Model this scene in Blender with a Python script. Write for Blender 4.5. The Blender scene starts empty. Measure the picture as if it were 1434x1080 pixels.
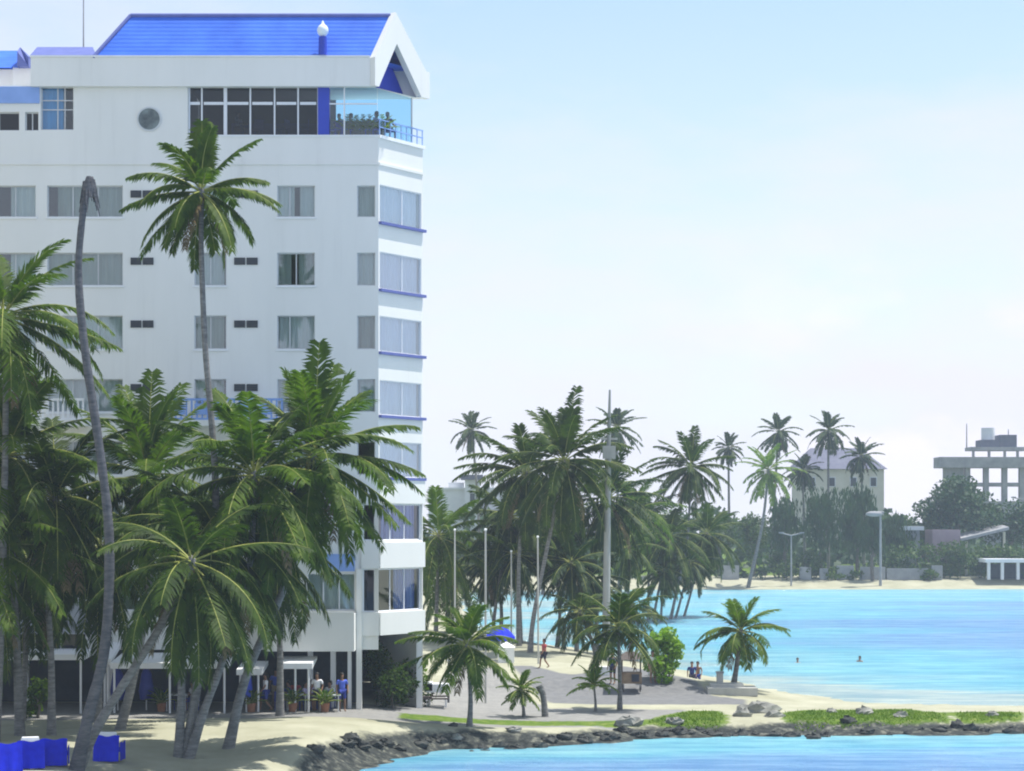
import bpy, bmesh, math, random
import numpy as np
from mathutils import Vector, Matrix
R = math.radians
sc = bpy.context.scene
col = sc.collection
H = 9.9            # camera height over the sea
FPX = 3000.0       # focal length in photograph pixels (1434 wide)
CX, HY = 717.0, 730.0

def Xp(px, Y): return (px - CX) / FPX * Y
def Zp(py, Y): return H - (py - HY) / FPX * Y
def Pt(px, py, Y): return Vector((Xp(px, Y), Y, Zp(py, Y)))
def G0(px, py, z=0.0):
    Y = (H - z) * FPX / (py - HY)
    return (Xp(px, Y), Y)

# ------------------------------------------------------------------ object helpers
def tag(o, label=None, cat=None, group=None, kind=None):
    if label: o['label'] = label
    if cat: o['category'] = cat
    if group: o['group'] = group
    if kind: o['kind'] = kind
    return o

def thing(name, label, cat, loc=(0, 0, 0), group=None):
    o = bpy.data.objects.new(name, None)
    o.empty_display_size = 0.3
    o.location = loc
    col.objects.link(o)
    return tag(o, label, cat, group)

def rootloc(o):
    v = Vector((0, 0, 0))
    while o is not None:
        v += o.location
        o = o.parent
    return v

class MB:
    def __init__(s): s.v = []; s.f = []; s.m = []; s.smooth = []
    def add(s, vs, fs, mi=0, sm=False):
        b = len(s.v)
        s.v.extend([tuple(p) for p in vs])
        for f in fs:
            s.f.append(tuple(i + b for i in f)); s.m.append(mi); s.smooth.append(sm)
    def quad(s, a, b, c, d, mi=0): s.add([a, b, c, d], [(0, 1, 2, 3)], mi)
    def box(s, x0, x1, y0, y1, z0, z1, mi=0):
        s.add([(x0,y0,z0),(x1,y0,z0),(x1,y1,z0),(x0,y1,z0),(x0,y0,z1),(x1,y0,z1),(x1,y1,z1),(x0,y1,z1)],
              [(0,3,2,1),(4,5,6,7),(0,1,5,4),(1,2,6,5),(2,3,7,6),(3,0,4,7)], mi)
    def obox(s, p0, d, u0, u1, w0, w1, z0, z1, mi=0):
        """box on a facade: u along d, w outward"""
        n = (d[1], -d[0])
        P = lambda u, w, z: (p0[0] + d[0]*u + n[0]*w, p0[1] + d[1]*u + n[1]*w, z)
        s.add([P(u0,w1,z0),P(u1,w1,z0),P(u1,w0,z0),P(u0,w0,z0),P(u0,w1,z1),P(u1,w1,z1),P(u1,w0,z1),P(u0,w0,z1)],
              [(0,3,2,1),(4,5,6,7),(0,1,5,4),(1,2,6,5),(2,3,7,6),(3,0,4,7)], mi)
    def tube(s, pts, rad, n=8, mi=0, cap=True, sm=True):
        pts = [Vector(p) for p in pts]
        k = len(pts); vs = []; fs = []
        for i, p in enumerate(pts):
            t = (pts[min(i+1, k-1)] - pts[max(i-1, 0)])
            if t.length < 1e-9: t = Vector((0, 0, 1))
            t.normalize()
            a = t.cross(Vector((0, 1, 0)))
            if a.length < 0.1: a = t.cross(Vector((1, 0, 0)))
            a.normalize(); b = t.cross(a)
            r = rad[i] if isinstance(rad, (list, tuple)) else rad
            for j in range(n):
                q = 2*math.pi*j/n
                vs.append(p + a*(r*math.cos(q)) + b*(r*math.sin(q)))
        for i in range(k-1):
            for j in range(n):
                fs.append((i*n+j, i*n+(j+1) % n, (i+1)*n+(j+1) % n, (i+1)*n+j))
        s.add(vs, fs, mi, sm)
        if cap:
            s.add(vs[:n], [tuple(range(n-1, -1, -1))], mi); s.add(vs[-n:], [tuple(range(n))], mi)
    def cyl(s, x, y, z0, z1, r0, r1=None, n=12, mi=0):
        s.tube([(x, y, z0), (x, y, z1)], [r0, r0 if r1 is None else r1], n, mi)
    def ball(s, c, rx, ry=None, rz=None, nu=12, nv=8, mi=0):
        ry = rx if ry is None else ry; rz = rx if rz is None else rz
        vs = []; fs = []
        for i in range(nv+1):
            a = math.pi*i/nv - math.pi/2
            for j in range(nu):
                q = 2*math.pi*j/nu
                vs.append((c[0]+rx*math.cos(a)*math.cos(q), c[1]+ry*math.cos(a)*math.sin(q), c[2]+rz*math.sin(a)))
        for i in range(nv):
            for j in range(nu):
                fs.append((i*nu+j, i*nu+(j+1) % nu, (i+1)*nu+(j+1) % nu, (i+1)*nu+j))
        s.add(vs, fs, mi, True)
    def build(s, name, mats, parent=None, fix=False, loc=None):
        me = bpy.data.meshes.new(name)
        off = rootloc(parent) if parent is not None else Vector(loc or (0, 0, 0))
        me.from_pydata([(p[0]-off.x, p[1]-off.y, p[2]-off.z) for p in s.v], [], s.f)
        if not isinstance(mats, (list, tuple)): mats = [mats]
        for m in mats: me.materials.append(m)
        me.polygons.foreach_set('material_index', s.m)
        me.polygons.foreach_set('use_smooth', s.smooth)
        me.update()
        if fix:
            bm = bmesh.new(); bm.from_mesh(me)
            bmesh.ops.recalc_face_normals(bm, faces=bm.faces); bm.to_mesh(me); bm.free()
        o = bpy.data.objects.new(name, me)
        if parent is not None: o.parent = parent
        else: o.location = off
        col.objects.link(o)
        return o

# ------------------------------------------------------------------ materials
def srgb(r, g, b):
    f = lambda c: (c/255/12.92) if c/255 <= 0.04045 else ((c/255+0.055)/1.055)**2.4
    return (f(r), f(g), f(b))

def mat(name, c1, c2=None, scale=3.0, rough=0.7, spec=0.3, bump=0.0, stretch=(1, 1, 1), detail=6, metallic=0, trans=0.0, coat=0.0):
    m = bpy.data.materials.new(name); m.use_nodes = True
    nt = m.node_tree; N = nt.nodes; L = nt.links
    b = N['Principled BSDF']
    b.inputs['Roughness'].default_value = rough
    b.inputs['Specular IOR Level'].default_value = spec
    b.inputs['Metallic'].default_value = metallic
    b.inputs['Coat Weight'].default_value = coat
    tc = N.new('ShaderNodeTexCoord'); mp = N.new('ShaderNodeMapping')
    mp.inputs['Scale'].default_value = stretch
    L.new(tc.outputs['Object'], mp.inputs['Vector'])
    nz = N.new('ShaderNodeTexNoise'); nz.inputs['Scale'].default_value = scale; nz.inputs['Detail'].default_value = detail
    nz.inputs['Roughness'].default_value = 0.6
    L.new(mp.outputs['Vector'], nz.inputs['Vector'])
    rp = N.new('ShaderNodeValToRGB')
    rp.color_ramp.elements[0].position = 0.32; rp.color_ramp.elements[1].position = 0.68
    c2 = c2 or tuple(min(1, x*1.18) for x in c1)
    rp.color_ramp.elements[0].color = (*c1, 1); rp.color_ramp.elements[1].color = (*c2, 1)
    L.new(nz.outputs['Fac'], rp.inputs['Fac']); L.new(rp.outputs['Color'], b.inputs['Base Color'])
    if bump:
        bp = N.new('ShaderNodeBump'); bp.inputs['Strength'].default_value = bump; bp.inputs['Distance'].default_value = 0.05
        L.new(nz.outputs['Fac'], bp.inputs['Height']); L.new(bp.outputs['Normal'], b.inputs['Normal'])
    if trans:
        tr = N.new('ShaderNodeBsdfTranslucent'); mx = N.new('ShaderNodeMixShader'); mx.inputs['Fac'].default_value = trans
        mul = N.new('ShaderNodeMix'); mul.data_type = 'RGBA'; mul.blend_type = 'MULTIPLY'; mul.inputs['Factor'].default_value = 1
        mul.inputs['B'].default_value = (1.6, 1.8, 0.7, 1)
        L.new(rp.outputs['Color'], mul.inputs['A']); L.new(mul.outputs['Result'], tr.inputs['Color'])
        L.new(b.outputs['BSDF'], mx.inputs[1]); L.new(tr.outputs['BSDF'], mx.inputs[2])
        L.new(mx.outputs['Shader'], N['Material Output'].inputs['Surface'])
    return m

M = {}
M['stucco'] = mat('white_stucco', (0.77, 0.77, 0.735), (0.83, 0.825, 0.79), 0.35, 0.85, 0.2, 0.05, (1, 1, 0.3))
M['trim'] = mat('white_trim', (0.78, 0.79, 0.80), (0.84, 0.85, 0.86), 1.0, 0.6)
M['greywall'] = mat('grey_render', (0.30, 0.32, 0.36), (0.38, 0.40, 0.44), 0.8, 0.85)
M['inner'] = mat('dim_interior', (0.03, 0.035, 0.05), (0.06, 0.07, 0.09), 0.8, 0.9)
M['bluewall'] = mat('blue_paint', (0.02, 0.05, 0.42), (0.03, 0.07, 0.52), 1.0, 0.5)
M['paleblue'] = mat('pale_blue_paint', (0.22, 0.36, 0.72), (0.27, 0.42, 0.80), 1.5, 0.5)
M['bluesill'] = mat('slate_blue_sill', (0.10, 0.13, 0.36), (0.13, 0.16, 0.42), 2, 0.6)
M['frame'] = mat('aluminium_frame', (0.55, 0.57, 0.58), (0.62, 0.64, 0.65), 3, 0.4)
M['whiteframe'] = mat('white_window_frame', (0.74, 0.76, 0.80), (0.8, 0.82, 0.85), 3, 0.4)
M['curtain'] = mat('grey_green_curtain', (0.62, 0.70, 0.68), (0.80, 0.86, 0.84), 2.2, 0.9, 0.1, 0, (2.5, 2.5, 0.15))
M['tealbacking'] = mat('pale_teal_backing', (0.30, 0.55, 0.70), (0.50, 0.75, 0.86), 2.2, 0.9, 0.1, 0, (2.5, 2.5, 0.15))  # pale sheet added behind the cyan glazing to lighten its dark inside
M['curtain2'] = mat('olive_curtain', (0.34, 0.41, 0.37), (0.52, 0.60, 0.55), 2.2, 0.9, 0.1, 0, (2.5, 2.5, 0.15))
M['whitecurtain'] = mat('white_voile_curtain', (0.78, 0.84, 0.92), (0.92, 0.95, 0.98), 2.2, 0.9, 0.1, 0, (2.5, 2.5, 0.12))
M['bluecurtain'] = mat('blue_striped_curtain', (0.07, 0.12, 0.42), (0.42, 0.50, 0.85), 2.0, 0.9, 0.1, 0, (3.0, 3.0, 0.05), 2)
M['darkmetal'] = mat('dark_grey_metal', (0.05, 0.055, 0.06), (0.08, 0.085, 0.09), 3, 0.5)
M['concrete'] = mat('grey_concrete', (0.36, 0.36, 0.34), (0.48, 0.48, 0.45), 1.2, 0.9, 0.2, 0.2, (1, 1, 0.4))
M['polecement'] = mat('pole_cement', (0.26, 0.27, 0.26), (0.36, 0.37, 0.36), 1.2, 0.9, 0.2, 0.2, (1, 1, 0.4))
M['oldconcrete'] = mat('weathered_concrete', (0.22, 0.23, 0.25), (0.36, 0.36, 0.37), 0.6, 0.9, 0.2, 0.1)
M['cream'] = mat('cream_render', (0.55, 0.53, 0.44), (0.64, 0.62, 0.54), 0.5, 0.9)
M['farwhite'] = mat('far_white_render', (0.60, 0.62, 0.66), (0.70, 0.72, 0.75), 0.5, 0.9)
M['purpleroof'] = mat('violet_grey_roof', (0.10, 0.105, 0.16), (0.14, 0.145, 0.20), 1.0, 0.8)
M['pink'] = mat('dusty_pink_render', (0.30, 0.22, 0.26), (0.36, 0.27, 0.30), 1.0, 0.9)
M['trunk'] = mat('palm_trunk_bark', (0.11, 0.11, 0.11), (0.26, 0.255, 0.245), 3.0, 0.95, 0.1, 0.6, (1, 1, 4))
M['deadtrunk'] = mat('dead_palm_bark', (0.06, 0.065, 0.075), (0.14, 0.14, 0.15), 3.0, 0.95, 0.1, 0.6, (1, 1, 4))
M['bark'] = mat('tree_bark', (0.09, 0.08, 0.07), (0.20, 0.18, 0.16), 5.0, 0.95, 0.1, 0.4, (1, 1, 0.3))
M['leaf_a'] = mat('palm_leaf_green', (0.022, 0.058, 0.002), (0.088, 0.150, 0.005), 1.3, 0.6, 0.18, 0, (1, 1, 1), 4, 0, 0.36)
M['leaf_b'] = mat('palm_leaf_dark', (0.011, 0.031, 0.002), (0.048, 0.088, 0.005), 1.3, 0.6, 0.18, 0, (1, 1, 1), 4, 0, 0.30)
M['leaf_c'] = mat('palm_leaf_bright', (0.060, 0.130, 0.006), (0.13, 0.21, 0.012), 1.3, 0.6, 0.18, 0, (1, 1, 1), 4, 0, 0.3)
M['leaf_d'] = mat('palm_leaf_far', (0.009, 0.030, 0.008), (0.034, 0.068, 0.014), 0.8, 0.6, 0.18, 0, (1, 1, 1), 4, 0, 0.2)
M['rib'] = mat('palm_rib', (0.17, 0.20, 0.04), (0.34, 0.36, 0.08), 2.0, 0.5)
M['deadleaf'] = mat('dry_palm_leaf', (0.10, 0.075, 0.035), (0.20, 0.15, 0.07), 1.5, 0.9)
M['coconut'] = mat('green_coconut', (0.16, 0.18, 0.03), (0.28, 0.24, 0.05), 2, 0.5)
M['foliage'] = mat('tree_foliage', (0.024, 0.060, 0.012), (0.075, 0.130, 0.024), 0.5, 0.6, 0.3, 0, (1, 1, 1), 5, 0, 0.2)
M['foliage_b'] = mat('blue_green_foliage', (0.016, 0.046, 0.020), (0.050, 0.098, 0.036), 0.5, 0.6, 0.3, 0, (1, 1, 1), 5, 0, 0.2)
M['shrub'] = mat('bright_shrub_foliage', (0.10, 0.22, 0.008), (0.20, 0.33, 0.015), 1.5, 0.5, 0.4, 0, (1, 1, 1), 4, 0, 0.28)
M['rock'] = mat('shore_rock', (0.018, 0.021, 0.022), (0.085, 0.088, 0.08), 1.6, 0.9, 0.3, 0.6)
M['palerock'] = mat('pale_shore_rock', (0.16, 0.16, 0.15), (0.34, 0.34, 0.30), 1.6, 0.9, 0.3, 0.6)
M['grassblade'] = mat('short_grass', (0.055, 0.125, 0.008), (0.14, 0.215, 0.018), 0.8, 0.7, 0.2, 0, (1, 1, 1), 4, 0, 0.25)
M['canvas'] = mat('royal_blue_canvas', (0.006, 0.014, 0.50), (0.012, 0.03, 0.68), 1.8, 0.8, 0.2, 0.1)
M['whitecloth'] = mat('white_cloth', (0.70, 0.71, 0.74), (0.80, 0.81, 0.83), 2.0, 0.85, 0.2, 0.1)
M['wood'] = mat('worn_wood', (0.16, 0.11, 0.07), (0.28, 0.21, 0.14), 3, 0.8, 0.2, 0.2, (1, 6, 1))
M['darkwood'] = mat('dark_wood', (0.05, 0.04, 0.035), (0.10, 0.08, 0.07), 3, 0.7)
M['blueplastic'] = mat('blue_plastic', (0.02, 0.03, 0.22), (0.03, 0.045, 0.30), 3, 0.5)
M['whiteplastic'] = mat('white_plastic', (0.66, 0.68, 0.70), (0.74, 0.76, 0.78), 3, 0.5)
M['terracotta'] = mat('terracotta_pot', (0.30, 0.13, 0.07), (0.38, 0.18, 0.10), 3, 0.85)
M['lamp'] = mat('lamp_globe', (0.72, 0.80, 0.86), (0.82, 0.88, 0.92), 3, 0.3)
M['skin'] = mat('brown_skin', (0.22, 0.12, 0.075), (0.27, 0.15, 0.095), 4, 0.6)
M['hair'] = mat('black_hair', (0.012, 0.010, 0.010), (0.03, 0.025, 0.02), 8, 0.6)
for k, c in dict(shirt_white=(0.70, 0.70, 0.72), shirt_blue=(0.08, 0.13, 0.55), shirt_navy=(0.02, 0.03, 0.14), shirt_red=(0.35, 0.06, 0.06),
                 shirt_lilac=(0.45, 0.40, 0.60), shorts_dark=(0.03, 0.03, 0.05), shorts_blue=(0.03, 0.05, 0.28), shorts_tan=(0.35, 0.28, 0.18)).items():
    M[k] = mat(k, c, None, 5, 0.85)

def weather(m):
    nt = m.node_tree; N = nt.nodes; L = nt.links; b = N['Principled BSDF']
    src = b.inputs['Base Color'].links[0].from_socket
    tc = N.new('ShaderNodeTexCoord'); mp = N.new('ShaderNodeMapping'); mp.inputs['Scale'].default_value = (2.2, 2.2, 0.10)
    L.new(tc.outputs['Object'], mp.inputs['Vector'])
    n = N.new('ShaderNodeTexNoise'); n.inputs['Scale'].default_value = 1.0; n.inputs['Detail'].default_value = 9; n.inputs['Roughness'].default_value = 0.7; L.new(mp.outputs['Vector'], n.inputs['Vector'])
    n2 = N.new('ShaderNodeTexNoise'); n2.inputs['Scale'].default_value = 0.22; n2.inputs['Detail'].default_value = 4; L.new(tc.outputs['Object'], n2.inputs['Vector'])
    r = N.new('ShaderNodeMapRange'); r.inputs['From Min'].default_value = 0.52; r.inputs['From Max'].default_value = 0.72; L.new(n.outputs['Fac'], r.inputs['Value'])
    r2 = N.new('ShaderNodeMapRange'); r2.inputs['From Min'].default_value = 0.42; r2.inputs['From Max'].default_value = 0.62; r2.inputs['To Max'].default_value = 0.13; L.new(n2.outputs['Fac'], r2.inputs['Value'])
    k = N.new('ShaderNodeMath'); k.operation = 'MULTIPLY'; L.new(r.outputs['Result'], k.inputs[0]); L.new(r2.outputs['Result'], k.inputs[1])
    x = N.new('ShaderNodeMix'); x.data_type = 'RGBA'; L.new(k.outputs[0], x.inputs['Factor']); L.new(src, x.inputs['A']); x.inputs['B'].default_value = (0.30, 0.29, 0.26, 1)
    L.new(x.outputs['Result'], b.inputs['Base Color'])
weather(M['stucco'])

def roof_mat():
    m = mat('blue_roof_tile', (0.030, 0.125, 0.62), (0.055, 0.19, 0.76), 0.5, 0.55, 0.3)
    nt = m.node_tree; N = nt.nodes; L = nt.links
    tc = N.new('ShaderNodeTexCoord')
    br = N.new('ShaderNodeTexWave'); br.wave_type = 'BANDS'; br.bands_direction = 'Z'; br.inputs['Scale'].default_value = 1.5
    br.inputs['Distortion'].default_value = 0.3
    L.new(tc.outputs['Object'], br.inputs['Vector'])
    bp = N.new('ShaderNodeBump'); bp.inputs['Strength'].default_value = 0.22; bp.inputs['Distance'].default_value = 0.04
    L.new(br.outputs['Fac'], bp.inputs['Height']); L.new(bp.outputs['Normal'], N['Principled BSDF'].inputs['Normal'])
    return m
M['roof'] = roof_mat()

def glass_mat(name, tint, refl=0.12, rough=0.03):
    m = bpy.data.materials.new(name); m.use_nodes = True
    nt = m.node_tree; N = nt.nodes; L = nt.links
    for n in list(N):
        if n.type != 'OUTPUT_MATERIAL': N.remove(n)
    t = N.new('ShaderNodeBsdfTransparent'); t.inputs['Color'].default_value = (*tint, 1)
    g = N.new('ShaderNodeBsdfGlossy'); g.inputs['Roughness'].default_value = rough; g.inputs['Color'].default_value = (0.9, 0.95, 1, 1)
    nz = N.new('ShaderNodeTexNoise'); nz.inputs['Scale'].default_value = 0.8
    bp = N.new('ShaderNodeBump'); bp.inputs['Strength'].default_value = 0.03
    L.new(nz.outputs['Fac'], bp.inputs['Height']); L.new(bp.outputs['Normal'], g.inputs['Normal'])
    fr = N.new('ShaderNodeFresnel'); fr.inputs['IOR'].default_value = 1.5
    ad = N.new('ShaderNodeMath'); ad.operation = 'ADD'; ad.inputs[1].default_value = refl; ad.use_clamp = True
    L.new(fr.outputs['Fac'], ad.inputs[0])
    mx = N.new('ShaderNodeMixShader'); L.new(ad.outputs[0], mx.inputs['Fac'])
    L.new(t.outputs[0], mx.inputs[1]); L.new(g.outputs[0], mx.inputs[2])
    L.new(mx.outputs[0], N['Material Output'].inputs['Surface'])
    return m
M['glass'] = glass_mat('window_glass', (0.80, 0.86, 0.86), 0.10)
M['darkglass'] = glass_mat('dark_window_glass', (0.13, 0.16, 0.20), 0.0)
M['cyanglass'] = glass_mat('cyan_tinted_glass', (0.40, 0.72, 0.93), 0.05)
M['corner_glass'] = glass_mat('corner_bay_glass', (0.90, 0.94, 0.97), 0.20)

# ------------------------------------------------------------------ terrain
LAG = [G0(*p) for p in [(2300,987),(1800,987),(1434,987),(1300,987),(1215,985),(1160,976),(1110,970),(1060,962),(1010,952),(960,940),(905,926),
       (850,914),(800,906),(750,901),(705,896),(680,888),(664,872),(652,850),(648,838),(660,829.5),(720,827.5),(850,826.5),(1000,826),(1434,825.4),(2300,825)]]
SEA = [G0(*p) for p in [(2300,1030),(1434,1029),(1300,1030),(1150,1031),(1040,1032),(970,1033),(910,1036),(860,1041),(760,1047),(690,1048),(620,1052),(560,1060),
       (500,1080),(430,1110),(300,1160),(60,1260)]] + [(-30, 20), (-40, -120), (300, -120), (300, 80)]

def sdist(P, poly):
    """positive outside, negative inside"""
    poly = np.array(poly); n = len(poly)
    d2 = np.full(len(P), 1e18); inside = np.zeros(len(P), bool)
    for i in range(n):
        a = poly[i]; b = poly[(i+1) % n]; e = b - a
        w = P - a
        t = np.clip((w @ e) / max(1e-9, e @ e), 0, 1)
        q = w - t[:, None]*e
        d2 = np.minimum(d2, (q**2).sum(1))
        c = ((a[1] <= P[:, 1]) & (b[1] > P[:, 1])) | ((b[1] <= P[:, 1]) & (a[1] > P[:, 1]))
        if abs(e[1]) > 1e-12:
            xi = a[0] + (P[:, 1]-a[1])/e[1]*e[0]
            inside ^= c & (P[:, 0] < xi)
    d = np.sqrt(d2)
    return np.where(inside, -d, d)

def sstep(x): x = np.clip(x, 0, 1); return x*x*(3-2*x)

def vnoise(P, s, seed):
    rs = np.random.RandomState(seed); g = rs.rand(64, 64)
    x = P[:, 0]/s; y = P[:, 1]/s
    xi = np.floor(x).astype(int); yi = np.floor(y).astype(int)
    fx = sstep(x-xi); fy = sstep(y-yi)
    a = g[xi % 64, yi % 64]; b = g[(xi+1) % 64, yi % 64]; c = g[xi % 64, (yi+1) % 64]; d = g[(xi+1) % 64, (yi+1) % 64]
    return (a*(1-fx)+b*fx)*(1-fy) + (c*(1-fx)+d*fx)*fy - 0.5

def terrain(P):
    P = np.asarray(P, float)
    ds = sdist(P, SEA) + 0.9*vnoise(P, 2.1, 3)*np.clip((P[:, 0]+12)/6, 0, 1); dl = sdist(P, LAG) + 1.2*vnoise(P, 5.0, 4)
    X = P[:, 0]
    zmax = 1.2 - 0.66*sstep((X+9)/10)*(P[:, 1] < 119) * sstep((119-P[:, 1])/4)
    wn = 9 - 6.6*sstep((X+13)/5)
    near = P[:, 1] < 125
    a = sstep(np.where(ds > 0, ds/wn, 0)); b = sstep(np.where(dl > 0, dl/9.0, 0))
    z = zmax*np.minimum(np.where(near, a, 1), b)
    far = sstep((P[:, 1]-316)/30)
    z = z + far*1.2
    z = np.where(ds < 0, np.maximum(-2.0, ds*0.35), z)
    z = np.where(dl < 0, np.maximum(-1.5, dl*0.12), z)
    rough = np.where((a < 0.98) & near & (X > -10), 0.22, 0.05) * np.where(ds > 0, 1, 0.5)
    flat = (np.abs(P[:, 1]-105) < 10) & (X < -3.5)
    z = z + np.where(flat, 0.0, rough)*vnoise(P, 0.9, 7) + np.where(flat | (z < 0.3), 0, 0.10)*vnoise(P, 4.0, 9)
    return z

def tz(x, y): return float(terrain(np.array([[x, y]]))[0])
def ground_at(px, py):
    z = 1.0
    for _ in range(12):
        x, y = G0(px, py, z); z = 0.5*z + 0.5*tz(x, y)
    return Vector((x, y, tz(x, y)))
def ground_Y(px, Y):
    x = Xp(px, Y); return Vector((x, Y, tz(x, Y)))

def lines(spec):
    out = []
    for a, b, s in spec: out += list(np.arange(a, b, s))
    return np.array(out + [spec[-1][1]])
GX = lines([(-600,-200,100),(-200,-70,10),(-70,-34,2),(-34,36,0.5),(36,110,2),(110,200,10),(200,600,100)])
GY = lines([(-60,60,6),(60,72,2),(72,128,0.5),(128,200,1.5),(200,340,3.0),(340,500,20),(500,1200,100)])
XX, YY = np.meshgrid(GX, GY)
PP = np.stack([XX.ravel(), YY.ravel()], 1)
ZZ = terrain(PP)
nx, ny = len(GX), len(GY)
idx = np.arange(nx*ny).reshape(ny, nx)
faces = np.stack([idx[:-1,:-1], idx[:-1,1:], idx[1:,1:], idx[1:,:-1]], -1).reshape(-1, 4)
me = bpy.data.meshes.new('ground')
me.from_pydata(np.column_stack([PP, ZZ]).tolist(), [], faces.tolist())
me.polygons.foreach_set('use_smooth', [True]*len(me.polygons))
# zones of the ground: R grass, G paving, B dark rocky bank
def poly_px(pts, z=1.0): return [G0(px, py, z) for px, py in pts]
GRASS = [poly_px(p, 0.8) for p in [
    [(905,1000),(960,989),(1010,988),(1022,996),(1015,1006),(960,1006),(900,1005)],
    [(1085,992),(1120,987),(1200,986),(1262,986),(1330,992),(1330,1001),(1200,1004),(1105,1006)],
    [(1330,990),(1434,990),(1434,1000),(1340,1001)],
    [(560,1004),(700,1003),(905,1000),(905,1006),(700,1010),(560,1012)]]]
PAVE = [poly_px(p, 1.2) for p in [
    [(-300,984),(560,984),(600,962),(640,935),(690,935),(725,955),(770,973),(960,975),(955,986),(860,996),(700,1001),(560,1003),(150,1008),(-300,1012)]]]
DARK = [poly_px(p, 1.0) for p in [
    [(715,938),(745,938),(800,950),(880,935),(930,945),(1000,962),(1045,966),(1045,974),(960,974),(820,973),(770,971),(735,955)]]]
def cover(polys, soft):
    m = np.zeros(len(PP))
    for p in polys: m = np.maximum(m, sstep(0.5 - sdist(PP, p)/soft))
    return m
gr = cover(GRASS, 1.0); pv = cover(PAVE, 0.8); dk = cover(DARK, 1.4)
far_g = sstep((PP[:,1]-324)/6)*0.9
gr = np.maximum(gr, far_g)
dsea = sdist(PP, SEA); dlag = sdist(PP, LAG)
rk = sstep(1.2 - np.abs(dsea-0.2)/2.1) * sstep((PP[:, 0]+9.3)/1.6) * (PP[:, 1] < 125)
shallow = sstep(1 - np.abs(np.minimum(dlag, 30)+3)/10)
ca = me.color_attributes.new('zone', 'FLOAT_COLOR', 'POINT')
ca.data.foreach_set('color', np.column_stack([gr, pv, rk, np.ones(len(gr))]).ravel())
cb = me.color_attributes.new('zone_extra', 'FLOAT_COLOR', 'POINT')
cb.data.foreach_set('color', np.column_stack([dk, dk*0, dk*0, np.ones(len(gr))]).ravel())

def ground_mat():
    m = bpy.data.materials.new('ground_surface'); m.use_nodes = True
    nt = m.node_tree; N = nt.nodes; L = nt.links; b = N['Principled BSDF']
    b.inputs['Roughness'].default_value = 0.95; b.inputs['Specular IOR Level'].default_value = 0.15
    tc = N.new('ShaderNodeTexCoord')
    def noise(s, d=8, r=0.65):
        n = N.new('ShaderNodeTexNoise'); n.inputs['Scale'].default_value = s; n.inputs['Detail'].default_value = d; n.inputs['Roughness'].default_value = r
        L.new(tc.outputs['Object'], n.inputs['Vector']); return n
    n1 = noise(0.35); n2 = noise(2.5); n3 = noise(9.0)
    def ramp(fac, stops):
        r = N.new('ShaderNodeValToRGB')
        while len(r.color_ramp.elements) < len(stops): r.color_ramp.elements.new(0.5)
        for e, (p, c) in zip(r.color_ramp.elements, stops): e.position = p; e.color = (*c, 1)
        L.new(fac, r.inputs['Fac']); return r.outputs['Color']
    sand = ramp(n1.outputs['Fac'], [(0.3, (0.29, 0.285, 0.20)), (0.5, (0.36, 0.355, 0.26)), (0.7, (0.43, 0.42, 0.32))])
    grass = ramp(n2.outputs['Fac'], [(0.3, (0.05, 0.11, 0.010)), (0.55, (0.11, 0.17, 0.02)), (0.75, (0.24, 0.25, 0.09))])
    pave = ramp(n2.outputs['Fac'], [(0.3, (0.20, 0.20, 0.195)), (0.7, (0.28, 0.275, 0.26))])
    rock = ramp(n2.outputs['Fac'], [(0.34, (0.016, 0.019, 0.020)), (0.52, (0.05, 0.055, 0.05)), (0.68, (0.20, 0.20, 0.16))])
    dark = ramp(n2.outputs['Fac'], [(0.3, (0.13, 0.135, 0.14)), (0.7, (0.20, 0.20, 0.20))])
    def att(name):
        a = N.new('ShaderNodeAttribute'); a.attribute_name = name
        s = N.new('ShaderNodeSeparateColor'); L.new(a.outputs['Color'], s.inputs['Color']); return s
    z1 = att('zone'); z2 = att('zone_extra')
    def edge(fac, noise_fac, amt):
        # ragged edge: fac + (noise-0.5)*amt, sharpened
        s = N.new('ShaderNodeMath'); s.operation = 'SUBTRACT'; s.inputs[1].default_value = 0.5; L.new(noise_fac, s.inputs[0])
        k = N.new('ShaderNodeMath'); k.operation = 'MULTIPLY_ADD'; k.inputs[1].default_value = amt; L.new(s.outputs[0], k.inputs[0]); L.new(fac, k.inputs[2])
        r = N.new('ShaderNodeMapRange'); r.inputs['From Min'].default_value = 0.35; r.inputs['From Max'].default_value = 0.65
        L.new(k.outputs[0], r.inputs['Value']); return r.outputs['Result']
    def mix(f, a, c):
        x = N.new('ShaderNodeMix'); x.data_type = 'RGBA'; L.new(f, x.inputs['Factor']); L.new(a, x.inputs['A']); L.new(c, x.inputs['B']); return x.outputs['Result']
    c = mix(edge(z1.outputs['Green'], n2.outputs['Fac'], 0.5), sand, pave)
    c = mix(edge(z2.outputs['Red'], n2.outputs['Fac'], 0.7), c, dark)
    c = mix(edge(z1.outputs['Red'], n2.outputs['Fac'], 1.6), c, grass)
    c = mix(edge(z1.outputs['Blue'], n2.outputs['Fac'], 1.0), c, rock)
    L.new(c, b.inputs['Base Color'])
    bp = N.new('ShaderNodeBump'); bp.inputs['Strength'].default_value = 0.35; bp.inputs['Distance'].default_value = 0.12
    L.new(n3.outputs['Fac'], bp.inputs['Height']); L.new(bp.outputs['Normal'], b.inputs['Normal'])
    return m
me.materials.append(ground_mat())
go = bpy.data.objects.new('ground', me); col.objects.link(go); tag(go, kind='structure')

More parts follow.
